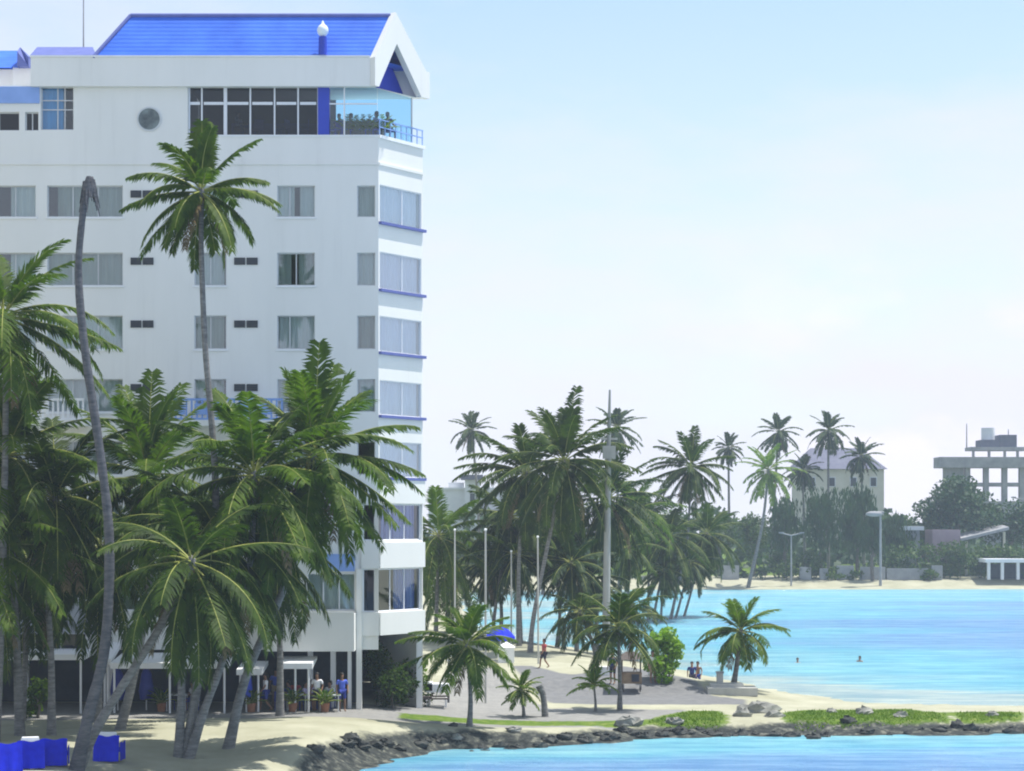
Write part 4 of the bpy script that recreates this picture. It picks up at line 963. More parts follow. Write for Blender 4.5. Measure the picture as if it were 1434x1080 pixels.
# sand-coloured slab at the tip
a0 = ground_at(1020, 968); t = thing('concrete_slab', 'low grey concrete slab on the sand under the leaning young palm', 'slab', a0)
p = MB(); p.box(a0.x-1.2, a0.x+1.5, a0.y-0.9, a0.y+0.9, a0.z-0.2, a0.z+0.24); p.box(a0.x-1.0, a0.x+0.8, a0.y-0.3, a0.y+0.85, a0.z+0.243, a0.z+0.42); p.build('slab', M['concrete'], t)
a0 = ground_at(1008, 962); t = thing('bollard', 'short square concrete bollard beside the low slab', 'bollard', a0)
p = MB(); p.box(a0.x-.17, a0.x+.17, a0.y-.17, a0.y+.17, a0.z-.1, a0.z+.75); p.build('shaft', M['concrete'], t); p = MB(); p.box(a0.x-.21, a0.x+.21, a0.y-.21, a0.y+.21, a0.z+.752, a0.z+.85); p.build('cap', M['oldconcrete'], t)
a0 = ground_at(764, 1004); t = thing('palm_stump', 'leaning dead palm stump among the small plants on the strip', 'stump', a0)
p = MB(); p.tube([a0-Vector((0,0,.2)), a0+Vector((-.05,0,.5)), a0+Vector((-.12,0,1.1)), a0+Vector((-.3,0,1.5))], [.19,.15,.15,.19], 9); p.build('trunk', M['trunk'], t)

# ------------------------------------------------------------------ poles and lamps
a0 = ground_at(848, 925)
t = thing('concrete_pole', 'tall tapering pale concrete utility pole rising above the beach palms', 'pole', a0)
yk = a0.y
p = MB(); p.tube([a0-Vector((0,0,.3)), Pt(850,780,yk), Pt(852,650,yk), Pt(854,546,yk)], [.27,.23,.17,.07], 12); p.build('shaft', M['polecement'], t)
p = MB(); q_ = Pt(853,632,yk); p.box(q_.x-.42, q_.x+.42, yk-.2, yk+.2, q_.z-.5, q_.z+.35); p.box(q_.x-.55,q_.x+.55,yk-.06,yk+.06,q_.z+.75,q_.z+.88); p.build('transformer', M['concrete'], t)
def pole(label, base, top, r0=.07, m='concrete', Y=None):
    b = ground_at(*base) if Y is None else ground_Y(base[0], Y)
    t = thing('beach_pole', label, 'pole', b); e = Pt(top[0], top[1], b.y)
    p = MB(); p.tube([b-Vector((0,0,.2)), e], [r0, r0*.75], 8); p.build('shaft', M[m], t)
    p = MB(); p.ball(e, r0*1.3, r0*1.3, r0*1.3, 8, 6); p.build('finial', M['trim'], t)
pole('thin pale flagpole right of the blue beach umbrella', (754,930), (753,752), .06)
pole('thin grey pole right behind the blue beach umbrella', (716,912), (716,772), .06)
pole('tall thin grey pole left of the blue beach umbrella', (680,985), (680,742), .06)
pole('thin pale pole standing close to the hotel corner', (637,975), (637,742), .05)
pole('short dark post beside the white picnic tables', (628,984), (628,925), .06, 'darkmetal')
def lampmast(label, px, top, Y, kind):
    b = ground_Y(px, Y); t = thing('lamp_post', label, 'street lamp', b); e = Pt(px, top, Y)
    p = MB(); p.tube([b-Vector((0,0,.2)), e], [.22 if kind else .14, .15 if kind else .10], 10); p.build('post', M['oldconcrete'], t)
    p = MB()
    if kind: p.ball(e+Vector((-.9,0,-.2)), 1.3, .7, .42, 12, 8); p.tube([e+Vector((-1.6,0,0)), e+Vector((.5,0,0))], .2, 6)
    else:
        p.tube([e+Vector((-1.4,0,.35)), e, e+Vector((1.5,0,.35))], .10, 6); p.box(e.x-1.8, e.x-1.1, Y-.2, Y+.2, e.z+.3, e.z+.5); p.box(e.x+1.2, e.x+1.9, Y-.2, Y+.2, e.z+.3, e.z+.5)
    p.build('lamp_head', M['oldconcrete'], t)
lampmast('pale lamp mast with a wide round head behind the far beach', 1233, 718, 314, 1)
lampmast('T-shaped twin-arm lamp post behind the far beach', 1108, 750, 314, 0)
lampmast('twin-arm lamp post at the right edge of the far shore', 1432, 700, 345, 0)

# ------------------------------------------------------------------ far buildings
def pbox(mb, a, b, t_, bt, Y, dep, mi=0): mb.box(Xp(a, Y), Xp(b, Y), Y, Y+dep, Zp(bt, Y), Zp(t_, Y), mi)
def fwin(parent, a, b, t_, bt, Y, m='darkglassfar'):
    f = MB(); x0, x1, z0, z1 = Xp(a,Y), Xp(b,Y), Zp(bt,Y), Zp(t_,Y)
    f.box(x0, x1, Y-.12, Y-.004, z0, z1); o = f.build('window', M['farwhite'], parent)
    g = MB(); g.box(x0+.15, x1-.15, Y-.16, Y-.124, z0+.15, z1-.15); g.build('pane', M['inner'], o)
Y = 365
t = thing('far_house', 'white flat-roofed house with a small dark-capped tower beyond the lagoon', 'house', (Xp(660,Y), Y, 2.3))
p = MB(); pbox(p, 600, 740, 686, 790, Y, 12); pbox(p, 628, 650, 676, 685.8, Y+2, 6); p.build('wall', M['farwhite'], t)
p = MB(); pbox(p, 600, 742, 683, 685.9, Y-.4, 13); p.build('parapet', M['farwhite'], t)
p = MB(); pbox(p, 651, 672, 672, 788, Y-2, 1.9); p.build('tower', M['farwhite'], t)
p = MB(); pbox(p, 645, 676, 665, 671.8, Y-3, 5); p.build('tower_cap', M['purpleroof'], t)
for a in (608, 680, 700, 718): fwin(t, a, a+9, 697, 708, Y)
p = MB(); pbox(p, 672, 735, 714, 720, Y-3, 2.9); p.build('awning', M['oldconcrete'], t)
fwin(t, 657, 666, 690, 704, Y-2)
Y = 385
t = thing('far_house', 'cream block with violet hipped roof behind the far palms', 'house', (Xp(1182,Y), Y, 2.3))
p = MB(); pbox(p, 1122, 1238, 656, 800, Y, 13); p.build('wall', M['cream'], t)
p = MB(); x0,x1,xa,xb = Xp(1114,Y),Xp(1242,Y),Xp(1142,Y),Xp(1212,Y); z0,z1 = Zp(657,Y),Zp(626,Y)
p.add([(x0,Y-.8,z0),(x1,Y-.8,z0),(x1,Y+14,z0),(x0,Y+14,z0),(xa,Y+6.5,z1),(xb,Y+6.5,z1)],[(0,1,5,4),(1,2,5),(2,3,4,5),(3,0,4),(3,2,1,0)]); p.build('roof', M['purpleroof'], t)
for a in (1132, 1160, 1190, 1218): fwin(t, a, a+10, 668, 682, Y)
Y = 405
t = thing('far_house', 'unfinished concrete frame building with rooftop tank and masts at right edge', 'building', (Xp(1400,Y), Y, 2.3))
p = MB(); pbox(p, 1316, 1500, 640, 655, Y-1, 6); p.build('roof_slab', M['oldconcrete'], t)
p = MB(); pbox(p, 1326, 1350, 655.1, 800, Y+.5, 4); pbox(p, 1350, 1480, 702, 800, Y, 11); p.build('wall', M['oldconcrete'], t)
for a in (1352, 1378, 1404, 1428):
    p = MB(); pbox(p, a, a+7, 655.1, 702, Y, 1.2); p.build('column', M['oldconcrete'], t)
p = MB(); pbox(p, 1350, 1478, 676, 681, Y+.2, 6); p.build('floor_slab', M['oldconcrete'], t)
p = MB(); pbox(p, 1359, 1440, 626, 631, Y+1, 5); p.build('upper_slab', M['oldconcrete'], t)
for a in (1362, 1384, 1406, 1424):
    p = MB(); pbox(p, a, a+3, 631.1, 639.9, Y+1.5, .6); p.build('column', M['oldconcrete'], t)
p = MB(); pbox(p, 1374, 1400, 616, 625.9, Y+2, 5); pbox(p, 1400.5, 1424, 609, 625.9, Y+2, 5); p.build('plant_room', M['purpleroof'], t)
p = MB(); p.cyl(Xp(1391,Y), Y+4.5, Zp(615.9,Y), Zp(598,Y), 1.3); p.build('tank', M['farwhite'], t)
for a, tp_ in ((1360, 592), (1419, 600)):
    p = MB(); p.cyl(Xp(a,Y), Y+4, Zp(626,Y), Zp(tp_,Y), .14, .08, 6); p.build('mast', M['oldconcrete'], t)
Y = 326
t = thing('beach_hut', 'small pink-walled house with sloping cream roof under the dark tree', 'house', (Xp(1350,Y), Y, 2))
p = MB(); pbox(p, 1306, 1345, 742, 790, Y, 6); p.build('wall', M['pink'], t)
p = MB(); p.add([(Xp(1345,Y),Y-.6,Zp(758,Y)),(Xp(1412,Y),Y-.6,Zp(742,Y)),(Xp(1412,Y),Y+6,Zp(738,Y)),(Xp(1345,Y),Y+6,Zp(754,Y)),(Xp(1345,Y),Y-.6,Zp(754,Y)),(Xp(1412,Y),Y-.6,Zp(738,Y)),(Xp(1412,Y),Y+6,Zp(734,Y)),(Xp(1345,Y),Y+6,Zp(750,Y))],
      [(0,3,2,1),(4,5,6,7),(0,1,5,4),(1,2,6,5),(2,3,7,6),(3,0,4,7)]); p.build('roof', M['oldconcrete'], t)
for a in (1352, 1405):
    p = MB(); pbox(p, a, a+3, 758 if a < 1400 else 745, 806, Y+1, .4); p.build('post', M['cream'], t)
Y = 316
t = thing('beach_pavilion', 'white flat-roofed open beach pavilion at the right edge', 'pavilion', (Xp(1412,Y), Y, 1.6))
p = MB(); pbox(p, 1380, 1470, 783, 788, Y-.5, 6); p.build('roof', M['farwhite'], t)
for a in (1383, 1402, 1424, 1445):
    p = MB(); pbox(p, a, a+4, 788.1, 812, Y, .5); p.build('post', M['farwhite'], t)
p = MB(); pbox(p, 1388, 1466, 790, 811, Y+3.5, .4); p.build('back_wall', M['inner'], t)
t = thing('beach_hut', 'tiny hut with pale blue-white roof among the far trees', 'hut', (Xp(1277,330), 330, 2))
p = MB(); pbox(p, 1268, 1288, 743, 800, 330, 3); p.build('wall', M['greywall'], t)
p = MB(); pbox(p, 1260, 1294, 737, 742.8, 329.4, 4); p.build('roof', M['farwhite'], t)
Y = 319
t = thing('boundary_wall', 'low pale wall in several bays along the far beach', 'wall', (Xp(1170,Y), Y, 1.5))
for i, (a, b) in enumerate([(1010,1035),(1120,1136),(1148,1160),(1172,1196),(1205,1240),(1242,1300),(1305,1320)]):
    p = MB(); pbox(p, a, b, 792+(i % 3)*2, 812, Y, .5); p.build('bay', M['oldconcrete'], t)

# ------------------------------------------------------------------ people
_cache = {}
def skin_mesh(key, verts, edges, rads, sub=1):
    if key in _cache: return _cache[key]
    me_ = bpy.data.meshes.new(key); me_.from_pydata(verts, edges, []); o = bpy.data.objects.new(key, me_); col.objects.link(o)
    s = o.modifiers.new('skin', 'SKIN'); 
    for i, rr in enumerate(rads):
        sv = me_.skin_vertices[0].data[i] if me_.skin_vertices else None
        sv.radius = rr if isinstance(rr, tuple) else (rr, rr)
    me_.skin_vertices[0].data[0].use_root = True
    o.modifiers.new('sub', 'SUBSURF').levels = sub; o.modifiers['sub'].render_levels = sub
    dg = bpy.context.evaluated_depsgraph_get(); out = bpy.data.meshes.new_from_object(o.evaluated_get(dg))
    bpy.data.objects.remove(o); bpy.data.meshes.remove(me_)
    out.name = key
    out.polygons.foreach_set('use_smooth', [True]*len(out.polygons)); _cache[key] = out; return out

POSES = {
 # joint offsets (x right, y forward, z up): hips, knees, ankles ; hands
 'stand': dict(hip=0.92, leg=[((.10,0,.92),(.11,.02,.50),(.11,-.02,.08)), ((-.10,0,.92),(-.12,.03,.50),(-.13,0,.08))], arm=[((.20,0,1.42),(.26,-.02,1.14),(.27,.08,.90)), ((-.20,0,1.42),(-.27,-.02,1.14),(-.24,.14,.94))]),
 'walk': dict(hip=0.91, leg=[((.10,0,.91),(.11,.18,.52),(.11,.22,.08)), ((-.10,0,.91),(-.11,.02,.49),(-.11,-.28,.12))], arm=[((.20,0,1.41),(.25,-.14,1.15),(.25,-.12,.92)), ((-.20,0,1.41),(-.25,.10,1.14),(-.24,.26,.96))]),
 'sit': dict(hip=0.50, leg=[((.10,0,.50),(.13,.42,.49),(.13,.42,.08)), ((-.10,0,.50),(-.13,.42,.49),(-.14,.36,.08))], arm=[((.20,.0,1.00),(.26,.08,.74),(.20,.32,.72)), ((-.20,0,1.00),(-.26,.08,.74),(-.18,.34,.74))]),
}
def body(pose):
    P = POSES[pose]; h = P['hip']; V = []; E = []; Rr = []
    def v(p, r): V.append(p); Rr.append(r); return len(V)-1
    def e(a, b): E.append((a, b))
    pel = v((0,0,h), (.15,.11)); wa = v((0,.01,h+.16), (.13,.095)); ch = v((0,.0,h+.36), (.165,.11)); sh = v((0,-.01,h+.50), (.10,.08))
    nk = v((0,0,h+.58), .055); hd = v((0,.02,h+.66), (.078,.088)); ht = v((0,.01,h+.76), (.076,.092)); tp_ = v((0,0,h+.82), (.05,.06))
    ns = v((0,.115,h+.685), .012)
    for a, b in ((pel,wa),(wa,ch),(ch,sh),(sh,nk),(nk,hd),(hd,ht),(ht,tp_),(hd,ns)): e(a, b)
    for lg in P['leg']:
        a = v(lg[0], .088); k = v(lg[1], .058); m = v(tuple((lg[1][i]*.6+lg[2][i]*.4) for i in range(3)), .056); an = v(lg[2], .036)
        f = v((lg[2][0], lg[2][1]+.09, lg[2][2]-.045), .036); to = v((lg[2][0]*1.05, lg[2][1]+.18, lg[2][2]-.055), .026)
        e(pel, a); e(a, k); e(k, m); e(m, an); e(an, f); e(f, to)
    for am in P['arm']:
        s = v(am[0], .055); el = v(am[1], .041); wr = v(am[2], .027); e(ch, s); e(s, el); e(el, wr)
        d = (Vector(am[2])-Vector(am[1])).normalized(); sd = d.cross(Vector((0,1,.3))).normalized(); pm_ = Vector(am[2])+d*.07
        pa = v(tuple(pm_), (.036,.02)); e(wr, pa); sg = 1 if am[0][0] > 0 else -1
        fw = d.cross(sd).normalized()
        for q, ln in zip((-.03,-.01,.01,.03), (.065,.08,.076,.058)):
            k0 = v(tuple(pm_+d*.03+fw*q), .0095); k1 = v(tuple(pm_+d*(.03+ln*.6)+fw*q*1.1-sd*sg*.01), .009); k2 = v(tuple(pm_+d*(.03+ln)+fw*q*1.1-sd*sg*.03), .008)
            e(pa, k0); e(k0, k1); e(k1, k2)
        t0 = v(tuple(Vector(am[2])+d*.04+fw*.04), .011); t1 = v(tuple(Vector(am[2])+d*.085+fw*.06), .009); e(wr, t0); e(t0, t1)
    return V, E, Rr
def shirt(pose):
    P = POSES[pose]; h = P['hip']; V = [(0,0,h-.02),(0,.01,h+.16),(0,0,h+.37),(0,-.01,h+.51)]; Rr = [(.165,.125),(.155,.115),(.185,.128),(.11,.09)]; E = [(0,1),(1,2),(2,3)]
    for am in P['arm']:
        i = len(V); s = Vector(am[0]); el = Vector(am[1]); V += [tuple(s), tuple(s.lerp(el, .75))]; Rr += [.072, .066]; E += [(2, i), (i, i+1)]
    return V, E, Rr
def shorts(pose):
    P = POSES[pose]; h = P['hip']; V = [(0,0,h+.05)]; Rr = [(.165,.125)]; E = []
    for lg in P['leg']:
        i = len(V); a = Vector(lg[0]); k = Vector(lg[1]); V += [tuple(a), tuple(a.lerp(k, .55)), tuple(a.lerp(k, .92))]; Rr += [.105, .092, .082]; E += [(0, i), (i, i+1), (i+1, i+2)]
    return V, E, Rr
def person(label, loc, face, pose, sm, tm, topless=False, group=None):
    t = thing('person', label, 'person', loc, group); t.rotation_euler = (0, 0, R(face))
    def put(key, fn, m, nm):
        me_ = skin_mesh(key, *fn(pose))
        me2 = me_.copy(); me2.materials.clear(); me2.materials.append(M[m]); o = bpy.data.objects.new(nm, me2); o.parent = t; col.objects.link(o)
    put('body_'+pose, body, 'skin', 'body')
    if not topless: put('shirt_'+pose, shirt, sm, 'shirt')
    put('shorts_'+pose, shorts, tm, 'shorts')
    h = POSES[pose]['hip']; hb = MB(); hb.ball((0, -.02, h+.775), .098, .108, .085, 12, 8); hb.ball((0, -.065, h+.70), .085, .06, .09, 10, 6)
    me_ = bpy.data.meshes.new('hair'); me_.from_pydata(hb.v, [], hb.f); me_.materials.append(M['hair']); o = bpy.data.objects.new('hair', me_); o.parent = t; col.objects.link(o)
    return t
def at(px, Y): g = ground_Y(px, Y); return g
person('person in a blue shirt standing between the columns under the hotel', at(479, 98.4), 200, 'stand', 'shirt_blue', 'shorts_blue')
person('person in a white shirt standing beside the cafe tables', at(444, 98.2), 170, 'stand', 'shirt_white', 'shorts_dark')
person('person in a lilac shirt seated at the cafe table in front', at(428, 98.6), 250, 'sit', 'shirt_lilac', 'shorts_dark')
person('person in navy seated deeper under the hotel overhang', at(404, 99.2), 90, 'sit', 'shirt_navy', 'shorts_tan')
person('person in a red shirt seated at the back of the cafe', at(414, 100.2), 180, 'sit', 'shirt_red', 'shorts_dark')
person('person in white seated under the low shop canopy among the trunks', at(270, 98.6), 120, 'sit', 'shirt_white', 'shorts_blue')
person('person in blue standing deep in the shade behind the cafe', at(386, 100.6), 180, 'stand', 'shirt_blue', 'shorts_tan')
person('person in white walking past the blue sheet at the cafe', at(372, 98.0), 110, 'walk', 'shirt_white', 'shorts_blue')
person('person in red shirt walking along the sand by the flagpole', ground_at(762, 936), 120, 'walk', 'shirt_red', 'shorts_dark')
person('person in a dark shirt standing left of the vendor cart', ground_at(858, 958), 150, 'stand', 'shirt_navy', 'shorts_dark')
person('person in white leaning by the right side of the vendor cart', ground_at(914, 955), 200, 'stand', 'shirt_white', 'shorts_tan')
person('left person of the pair standing in the shallow lagoon', Vector((Xp(969,128), 128, -0.25)), 180, 'stand', 'shirt_navy', 'shorts_dark')
person('right person of the pair wading at the lagoon edge', Vector((Xp(977,128.6), 128.6, -0.28)), 160, 'stand', 'shirt_navy', 'shorts_blue', True)
person('left swimmer with only the head above the lagoon', Vector((Xp(1117,150), 150, -1.42)), 180, 'stand', 'shirt_navy', 'shorts_dark', True)
person('right swimmer with head and shoulders above the lagoon', Vector((Xp(1204,151), 151, -1.36)), 150, 'stand', 'shirt_navy', 'shorts_dark', True)
ft_ = zt-0.02
person('person in a dark blue top seated at the corner rail of the roof terrace', Vector((Xp(543,101.2), 101.2, ft_)), 330, 'sit', 'shirt_navy', 'shorts_blue')
person('person in lilac seated inside the roof terrace near the railing', Vector((Xp(527,101.0), 101.0, ft_)), 70, 'sit', 'shirt_lilac', 'shorts_dark')
person('person in navy seated by the blue column on the roof terrace', Vector((Xp(475,101.6), 101.6, ft_)), 200, 'sit', 'shirt_navy', 'shorts_blue')
person('person in white seated left of the terrace plants', Vector((Xp(491,101.5), 101.5, ft_)), 120, 'sit', 'shirt_white', 'shorts_dark')
person('person in a white shirt seated behind the roof terrace windows', Vector((Xp(334,101.0), 101.0, ft_)), 250, 'sit', 'shirt_white', 'shorts_dark')

# ------------------------------------------------------------------ furniture
def chair(label, loc, face, m='blueplastic', group=None):
    t = thing('chair', label, 'chair', loc, group); t.rotation_euler = (0, 0, R(face))
    def part(nm, boxes, mm=m):
        b = MB()
        for q in boxes: b.box(*q)
        me_ = bpy.data.meshes.new(nm); me_.from_pydata(b.v, [], b.f); me_.materials.append(M[mm]); o = bpy.data.objects.new(nm, me_); o.parent = t; col.objects.link(o)
    part('seat', [(-.23,.23,-.22,.22,.42,.46)]); part('backrest', [(-.23,.23,-.26,-.22,.46,.90)])
    for sx in (-.2, .2):
        for sy in (-.2, .2): part('leg', [(sx-.02, sx+.02, sy-.02, sy+.02, 0, .418)])
def table(label, loc, m='whiteplastic', r=.5, cloth=False, group=None):
    t = thing('table', label, 'table', loc, group); L = Vector(loc)
    p = MB(); p.box(L.x-r, L.x+r, L.y-r*.8, L.y+r*.8, L.z+.72, L.z+.76); p.build('table_top', M[m], t)
    for sx in (-1, 1):
        for sy in (-1, 1):
            p = MB(); p.box(L.x+sx*(r-.08)-.025, L.x+sx*(r-.08)+.025, L.y+sy*(r*.8-.08)-.025, L.y+sy*(r*.8-.08)+.025, L.z, L.z+.718); p.build('leg', M[m], t)
CG = 'chairs of the open-air cafe'
for px, Y, f, lb in [(428,98.6,250,'blue chair under the seated person in lilac at the cafe'),(404,99.2,90,'blue chair under the seated person in navy'),(452,98.9,20,'empty blue chair right of the standing person in white'),
                     (392,98.4,0,'empty blue chair at the front left of the cafe'),(262,98.3,100,'blue chair among the left palm trunks'),(236,98.6,250,'blue chair under the low shop canopy'),(414,100.2,180,'blue chair under the seated person in red at the back of the cafe'),(270,98.6,120,'blue chair under the seated person in white at the canopy')]:
    chair(lb, at(px, Y), f, 'blueplastic', CG)
for px, Y, lb in [(416,98.5,'white cafe table between the seated persons'),(248,98.4,'white cafe table under the low shop canopy'),(462,98.3,'white cafe table near the person in blue')]:
    table(lb, at(px, Y), 'whiteplastic')
for px, lb in [(590,'left white picnic table with dark benches beside the hotel corner'),(613,'right white picnic table with dark benches beside the hotel corner')]:
    L = at(px, 104.5); t = thing('picnic_table', lb, 'picnic table', L, 'picnic tables by the hotel corner')
    p = MB(); p.box(L.x-.65,L.x+.55,L.y-.4,L.y+.4,L.z+.74,L.z+1.15); p.build('table_cloth', M['whitecloth'], t)
    for sy in (-.75, .75):
        p = MB(); p.box(L.x-.65,L.x+.55,L.y+sy-.16,L.y+sy+.16,L.z+.44,L.z+.50); p.build('bench', M['darkwood'], t)
    for sx in (-.5, .4):
        p = MB(); p.box(L.x+sx-.04,L.x+sx+.04,L.y-.85,L.y+.85,L.z+.36,L.z+.437); p.box(L.x+sx-.04,L.x+sx+.04,L.y-.3,L.y-.22,L.z,L.z+.36); p.box(L.x+sx-.04,L.x+sx+.04,L.y+.22,L.y+.3,L.z,L.z+.36); p.build('leg', M['whitecloth'], t)
for px, lb in [(478,'dark blue terrace chair directly behind the glass post'),(507,'dark blue terrace chair behind the potted palms'),(523,'blue terrace chair at the end of the terrace row'),(425,'blue terrace chair left of the blue column'),(470,'blue terrace chair right of the blue column'),(488,'blue terrace chair left of the potted plants'),(516,'blue terrace chair right of the potted plants'),(396,'blue terrace chair behind the middle terrace windows'),(360,'blue terrace chair behind the left terrace windows')]:
    chair(lb, Vector((Xp(px,100.9), 100.9, ft_)), 30+px, 'bluewall', 'chairs on the roof terrace')
for px, lb in [(486,'potted palm nearest the blue column on the roof terrace'),(517,'potted palm next to the person in lilac on the roof terrace'),(535,'potted palm nearest the corner rail of the roof terrace'),(499,'left potted palm of the middle pair on the roof terrace'),(508,'right potted palm of the middle pair on the roof terrace')]:
    L = Vector((Xp(px,100.8), 100.8, ft_)); t = thing('potted_plant', lb, 'potted plant', L, 'potted plants on the roof terrace'); rr_ = random.Random(px)
    p = MB(); p.cyl(L.x, L.y, L.z, L.z+.35, .14, .19, 12); p.build('pot', M['terracotta'], t)
    p = MB()
    for k in range(11): frond(p, L+Vector((0,0,.33)), k*2.4, R(80-k*5), 1.0, R(50), rr_, 10, .06, .22, .3, 6)
    p.build('foliage', [M['leaf_c'], M['rib']], t)
for px, Y, lb in [(436,99.9,'cafe table at the back under the hotel beside the column'),(395,99.6,'cafe table before the person in blue in the shade'),(374,98.9,'cafe table beside the closed blue parasol')]:
    table(lb, at(px, Y), 'wood')
for px, Y, f, lb in [(436,99.1,170,'blue chair at the back table beside the column'),(396,100.3,0,'blue chair behind the shaded wooden cafe table'),(466,99.5,210,'blue chair just left of the person in blue')]: chair(lb, at(px, Y), f, 'blueplastic', CG)
for px, Y, lb in [(410,97.9,'potted shrub at the front edge of the cafe'),(455,97.8,'potted shrub before the white cafe table'),(352,97.7,'potted shrub beside the closed blue parasol'),(226,97.9,'potted shrub before the low shop canopy')]:
    L = at(px, Y); t = thing('potted_plant', lb, 'potted plant', L, 'potted shrubs at the cafe'); rr_ = random.Random(px)
    p = MB(); p.cyl(L.x, L.y, L.z-.05, L.z+.4, .16, .22, 12); p.build('pot', M['terracotta'], t)
    p = MB()
    for k in range(16): frond(p, L+Vector((0,0,.38)), k*2.4, R(82-k*4), .85, R(45), rr_, 10, .07, .24, .3, 6)
    p.build('foliage', [M['leaf_a'], M['rib']], t)
for px, Y, f, lb, sm in [(437,99.4,180,'person in lilac seated at the back cafe table by the column','shirt_lilac'),(462,99.0,150,'person in white seated just left of the person in blue','shirt_white')]:
    person(lb, at(px, Y), f, 'sit', sm, 'shorts_dark')
# blue sheet / closed parasols under the hotel
L = at(345, 97.6); t = thing('closed_parasol', 'closed blue parasol beside the leaning trunk at the cafe', 'parasol', L)
p = MB(); p.cyl(L.x, L.y, L.z, L.z+2.3, .03, n=8); p.build('pole', M['trim'], t); p = MB(); p.tube([L+Vector((0,0,.7)), L+Vector((0,0,1.0)), L+Vector((0,0,1.9)), L+Vector((0,0,2.25))],[.24,.28,.2,.05],10); p.build('canopy', M['bluewall'], t)
for px, lb in [(205,'closed blue parasol under the low canopy between palm trunks'),(165,'dark blue closed parasol behind the leaning palm trunk')]:
    L = at(px, 98.6); t = thing('closed_parasol', lb, 'parasol', L)
    p = MB(); p.cyl(L.x, L.y, L.z, L.z+2.1, .03, n=8); p.build('pole', M['trim'], t); p = MB(); p.tube([L+Vector((0,0,.5)), L+Vector((0,0,.9)), L+Vector((0,0,1.7)), L+Vector((0,0,2.05))],[.3,.36,.24,.05],10); p.build('canopy', M['blueplastic'], t)
# blue beach umbrella
L = ground_at(701, 925); t = thing('beach_umbrella', 'open royal blue beach umbrella on the sand behind the hotel', 'umbrella', L); yk = L.y
c = Pt(700, 880, yk); n = 10; rad = .95
p = MB(); vs = [(c.x, c.y, c.z+.1)] + [(c.x+rad*math.cos(2*math.pi*i/n)*k_, c.y+rad*math.sin(2*math.pi*i/n)*k_, c.z+.1-dz) for k_, dz in ((.55,.16),(1,.62),(1,.85)) for i in range(n)]
p.add(vs, [(0, 1+i, 1+(i+1) % n) for i in range(n)] + [(1+k_*n+i, 1+(k_+1)*n+i, 1+(k_+1)*n+(i+1) % n, 1+k_*n+(i+1) % n) for k_ in (0,1) for i in range(n)]); p.build('canopy', M['canvas'], t)
p = MB(); p.cyl(L.x, L.y, L.z-.2, c.z+.15, .03, n=8); p.build('pole', M['trim'], t)
# white beach tent
L = ground_at(709, 928); t = thing('beach_tent', 'small white box-shaped beach tent below the blue umbrella', 'tent', L)
p = MB(); p.box(L.x-.5,L.x+.5,L.y-.5,L.y+.5,L.z,L.z+.95); p.build('cover', M['whitecloth'], t); p = MB(); p.add([(L.x-.55,L.y-.55,L.z+.953),(L.x+.55,L.y-.55,L.z+.953),(L.x+.55,L.y+.55,L.z+.953),(L.x-.55,L.y+.55,L.z+.953),(L.x,L.y,L.z+1.3)],[(0,1,4),(1,2,4),(2,3,4),(3,0,4),(3,2,1,0)]); p.build('roof', M['whitecloth'], t)
# vendor cart
L = ground_at(884, 968); t = thing('vendor_cart', 'wooden vendor cart with brown canopy and dark box on the sand', 'cart', L)
p = MB(); p.box(L.x-.55,L.x+.55,L.y-.4,L.y+.4,L.z+.45,L.z+1.05); p.build('counter', M['wood'], t)
p = MB(); p.box(L.x+.0,L.x+.4,L.y-.43,L.y-.403,L.z+.55,L.z+.95); p.build('serving_hatch', M['inner'], t)
for sx in (-.5,.5):
    for sy in (-.35,.35):
        p = MB(); p.box(L.x+sx-.03,L.x+sx+.03,L.y+sy-.03,L.y+sy+.03,L.z+.1,L.z+.447); p.box(L.x+sx-.02,L.x+sx+.02,L.y+sy-.02,L.y+sy+.02,L.z+1.053,L.z+1.75); p.build('post', M['darkwood'], t)
p = MB(); p.add([(L.x-.9,L.y-.7,L.z+1.75),(L.x+.9,L.y-.7,L.z+1.75),(L.x+.9,L.y+.7,L.z+1.75),(L.x-.9,L.y+.7,L.z+1.75),(L.x-.3,L.y,L.z+2.15),(L.x+.3,L.y,L.z+2.15)],[(0,1,5,4),(1,2,5),(2,3,4,5),(3,0,4),(3,2,1,0)]); p.build('canopy', M['darkwood'], t)
for sx in (-.45,.45):
    p = MB(); n = 14; vs = [(L.x+sx+w_, L.y-.45+.0+.22*math.cos(2*math.pi*i/n), L.z+.22+.22*math.sin(2*math.pi*i/n)) for w_ in (-.03,.03) for i in range(n)]
    p.add(vs, [tuple(range(n-1,-1,-1)), tuple(range(n,2*n))]+[(i,(i+1)%n,n+(i+1)%n,n+i) for i in range(n)]); p.build('wheel', M['darkmetal'], t)
for px, py, lb in [(847,946,'white cool box left of the vendor cart'),(916,946,'white cool box right of the vendor cart')]:
    L = ground_at(px, py); t = thing('cool_box', lb, 'cool box', L, 'cool boxes by the vendor cart')
    p = MB(); p.box(L.x-.35,L.x+.35,L.y-.25,L.y+.25,L.z,L.z+.42); p.build('body', M['whiteplastic'], t); p = MB(); p.box(L.x-.38,L.x+.38,L.y-.28,L.y+.28,L.z+.423,L.z+.5); p.build('lid', M['whitecloth'], t)

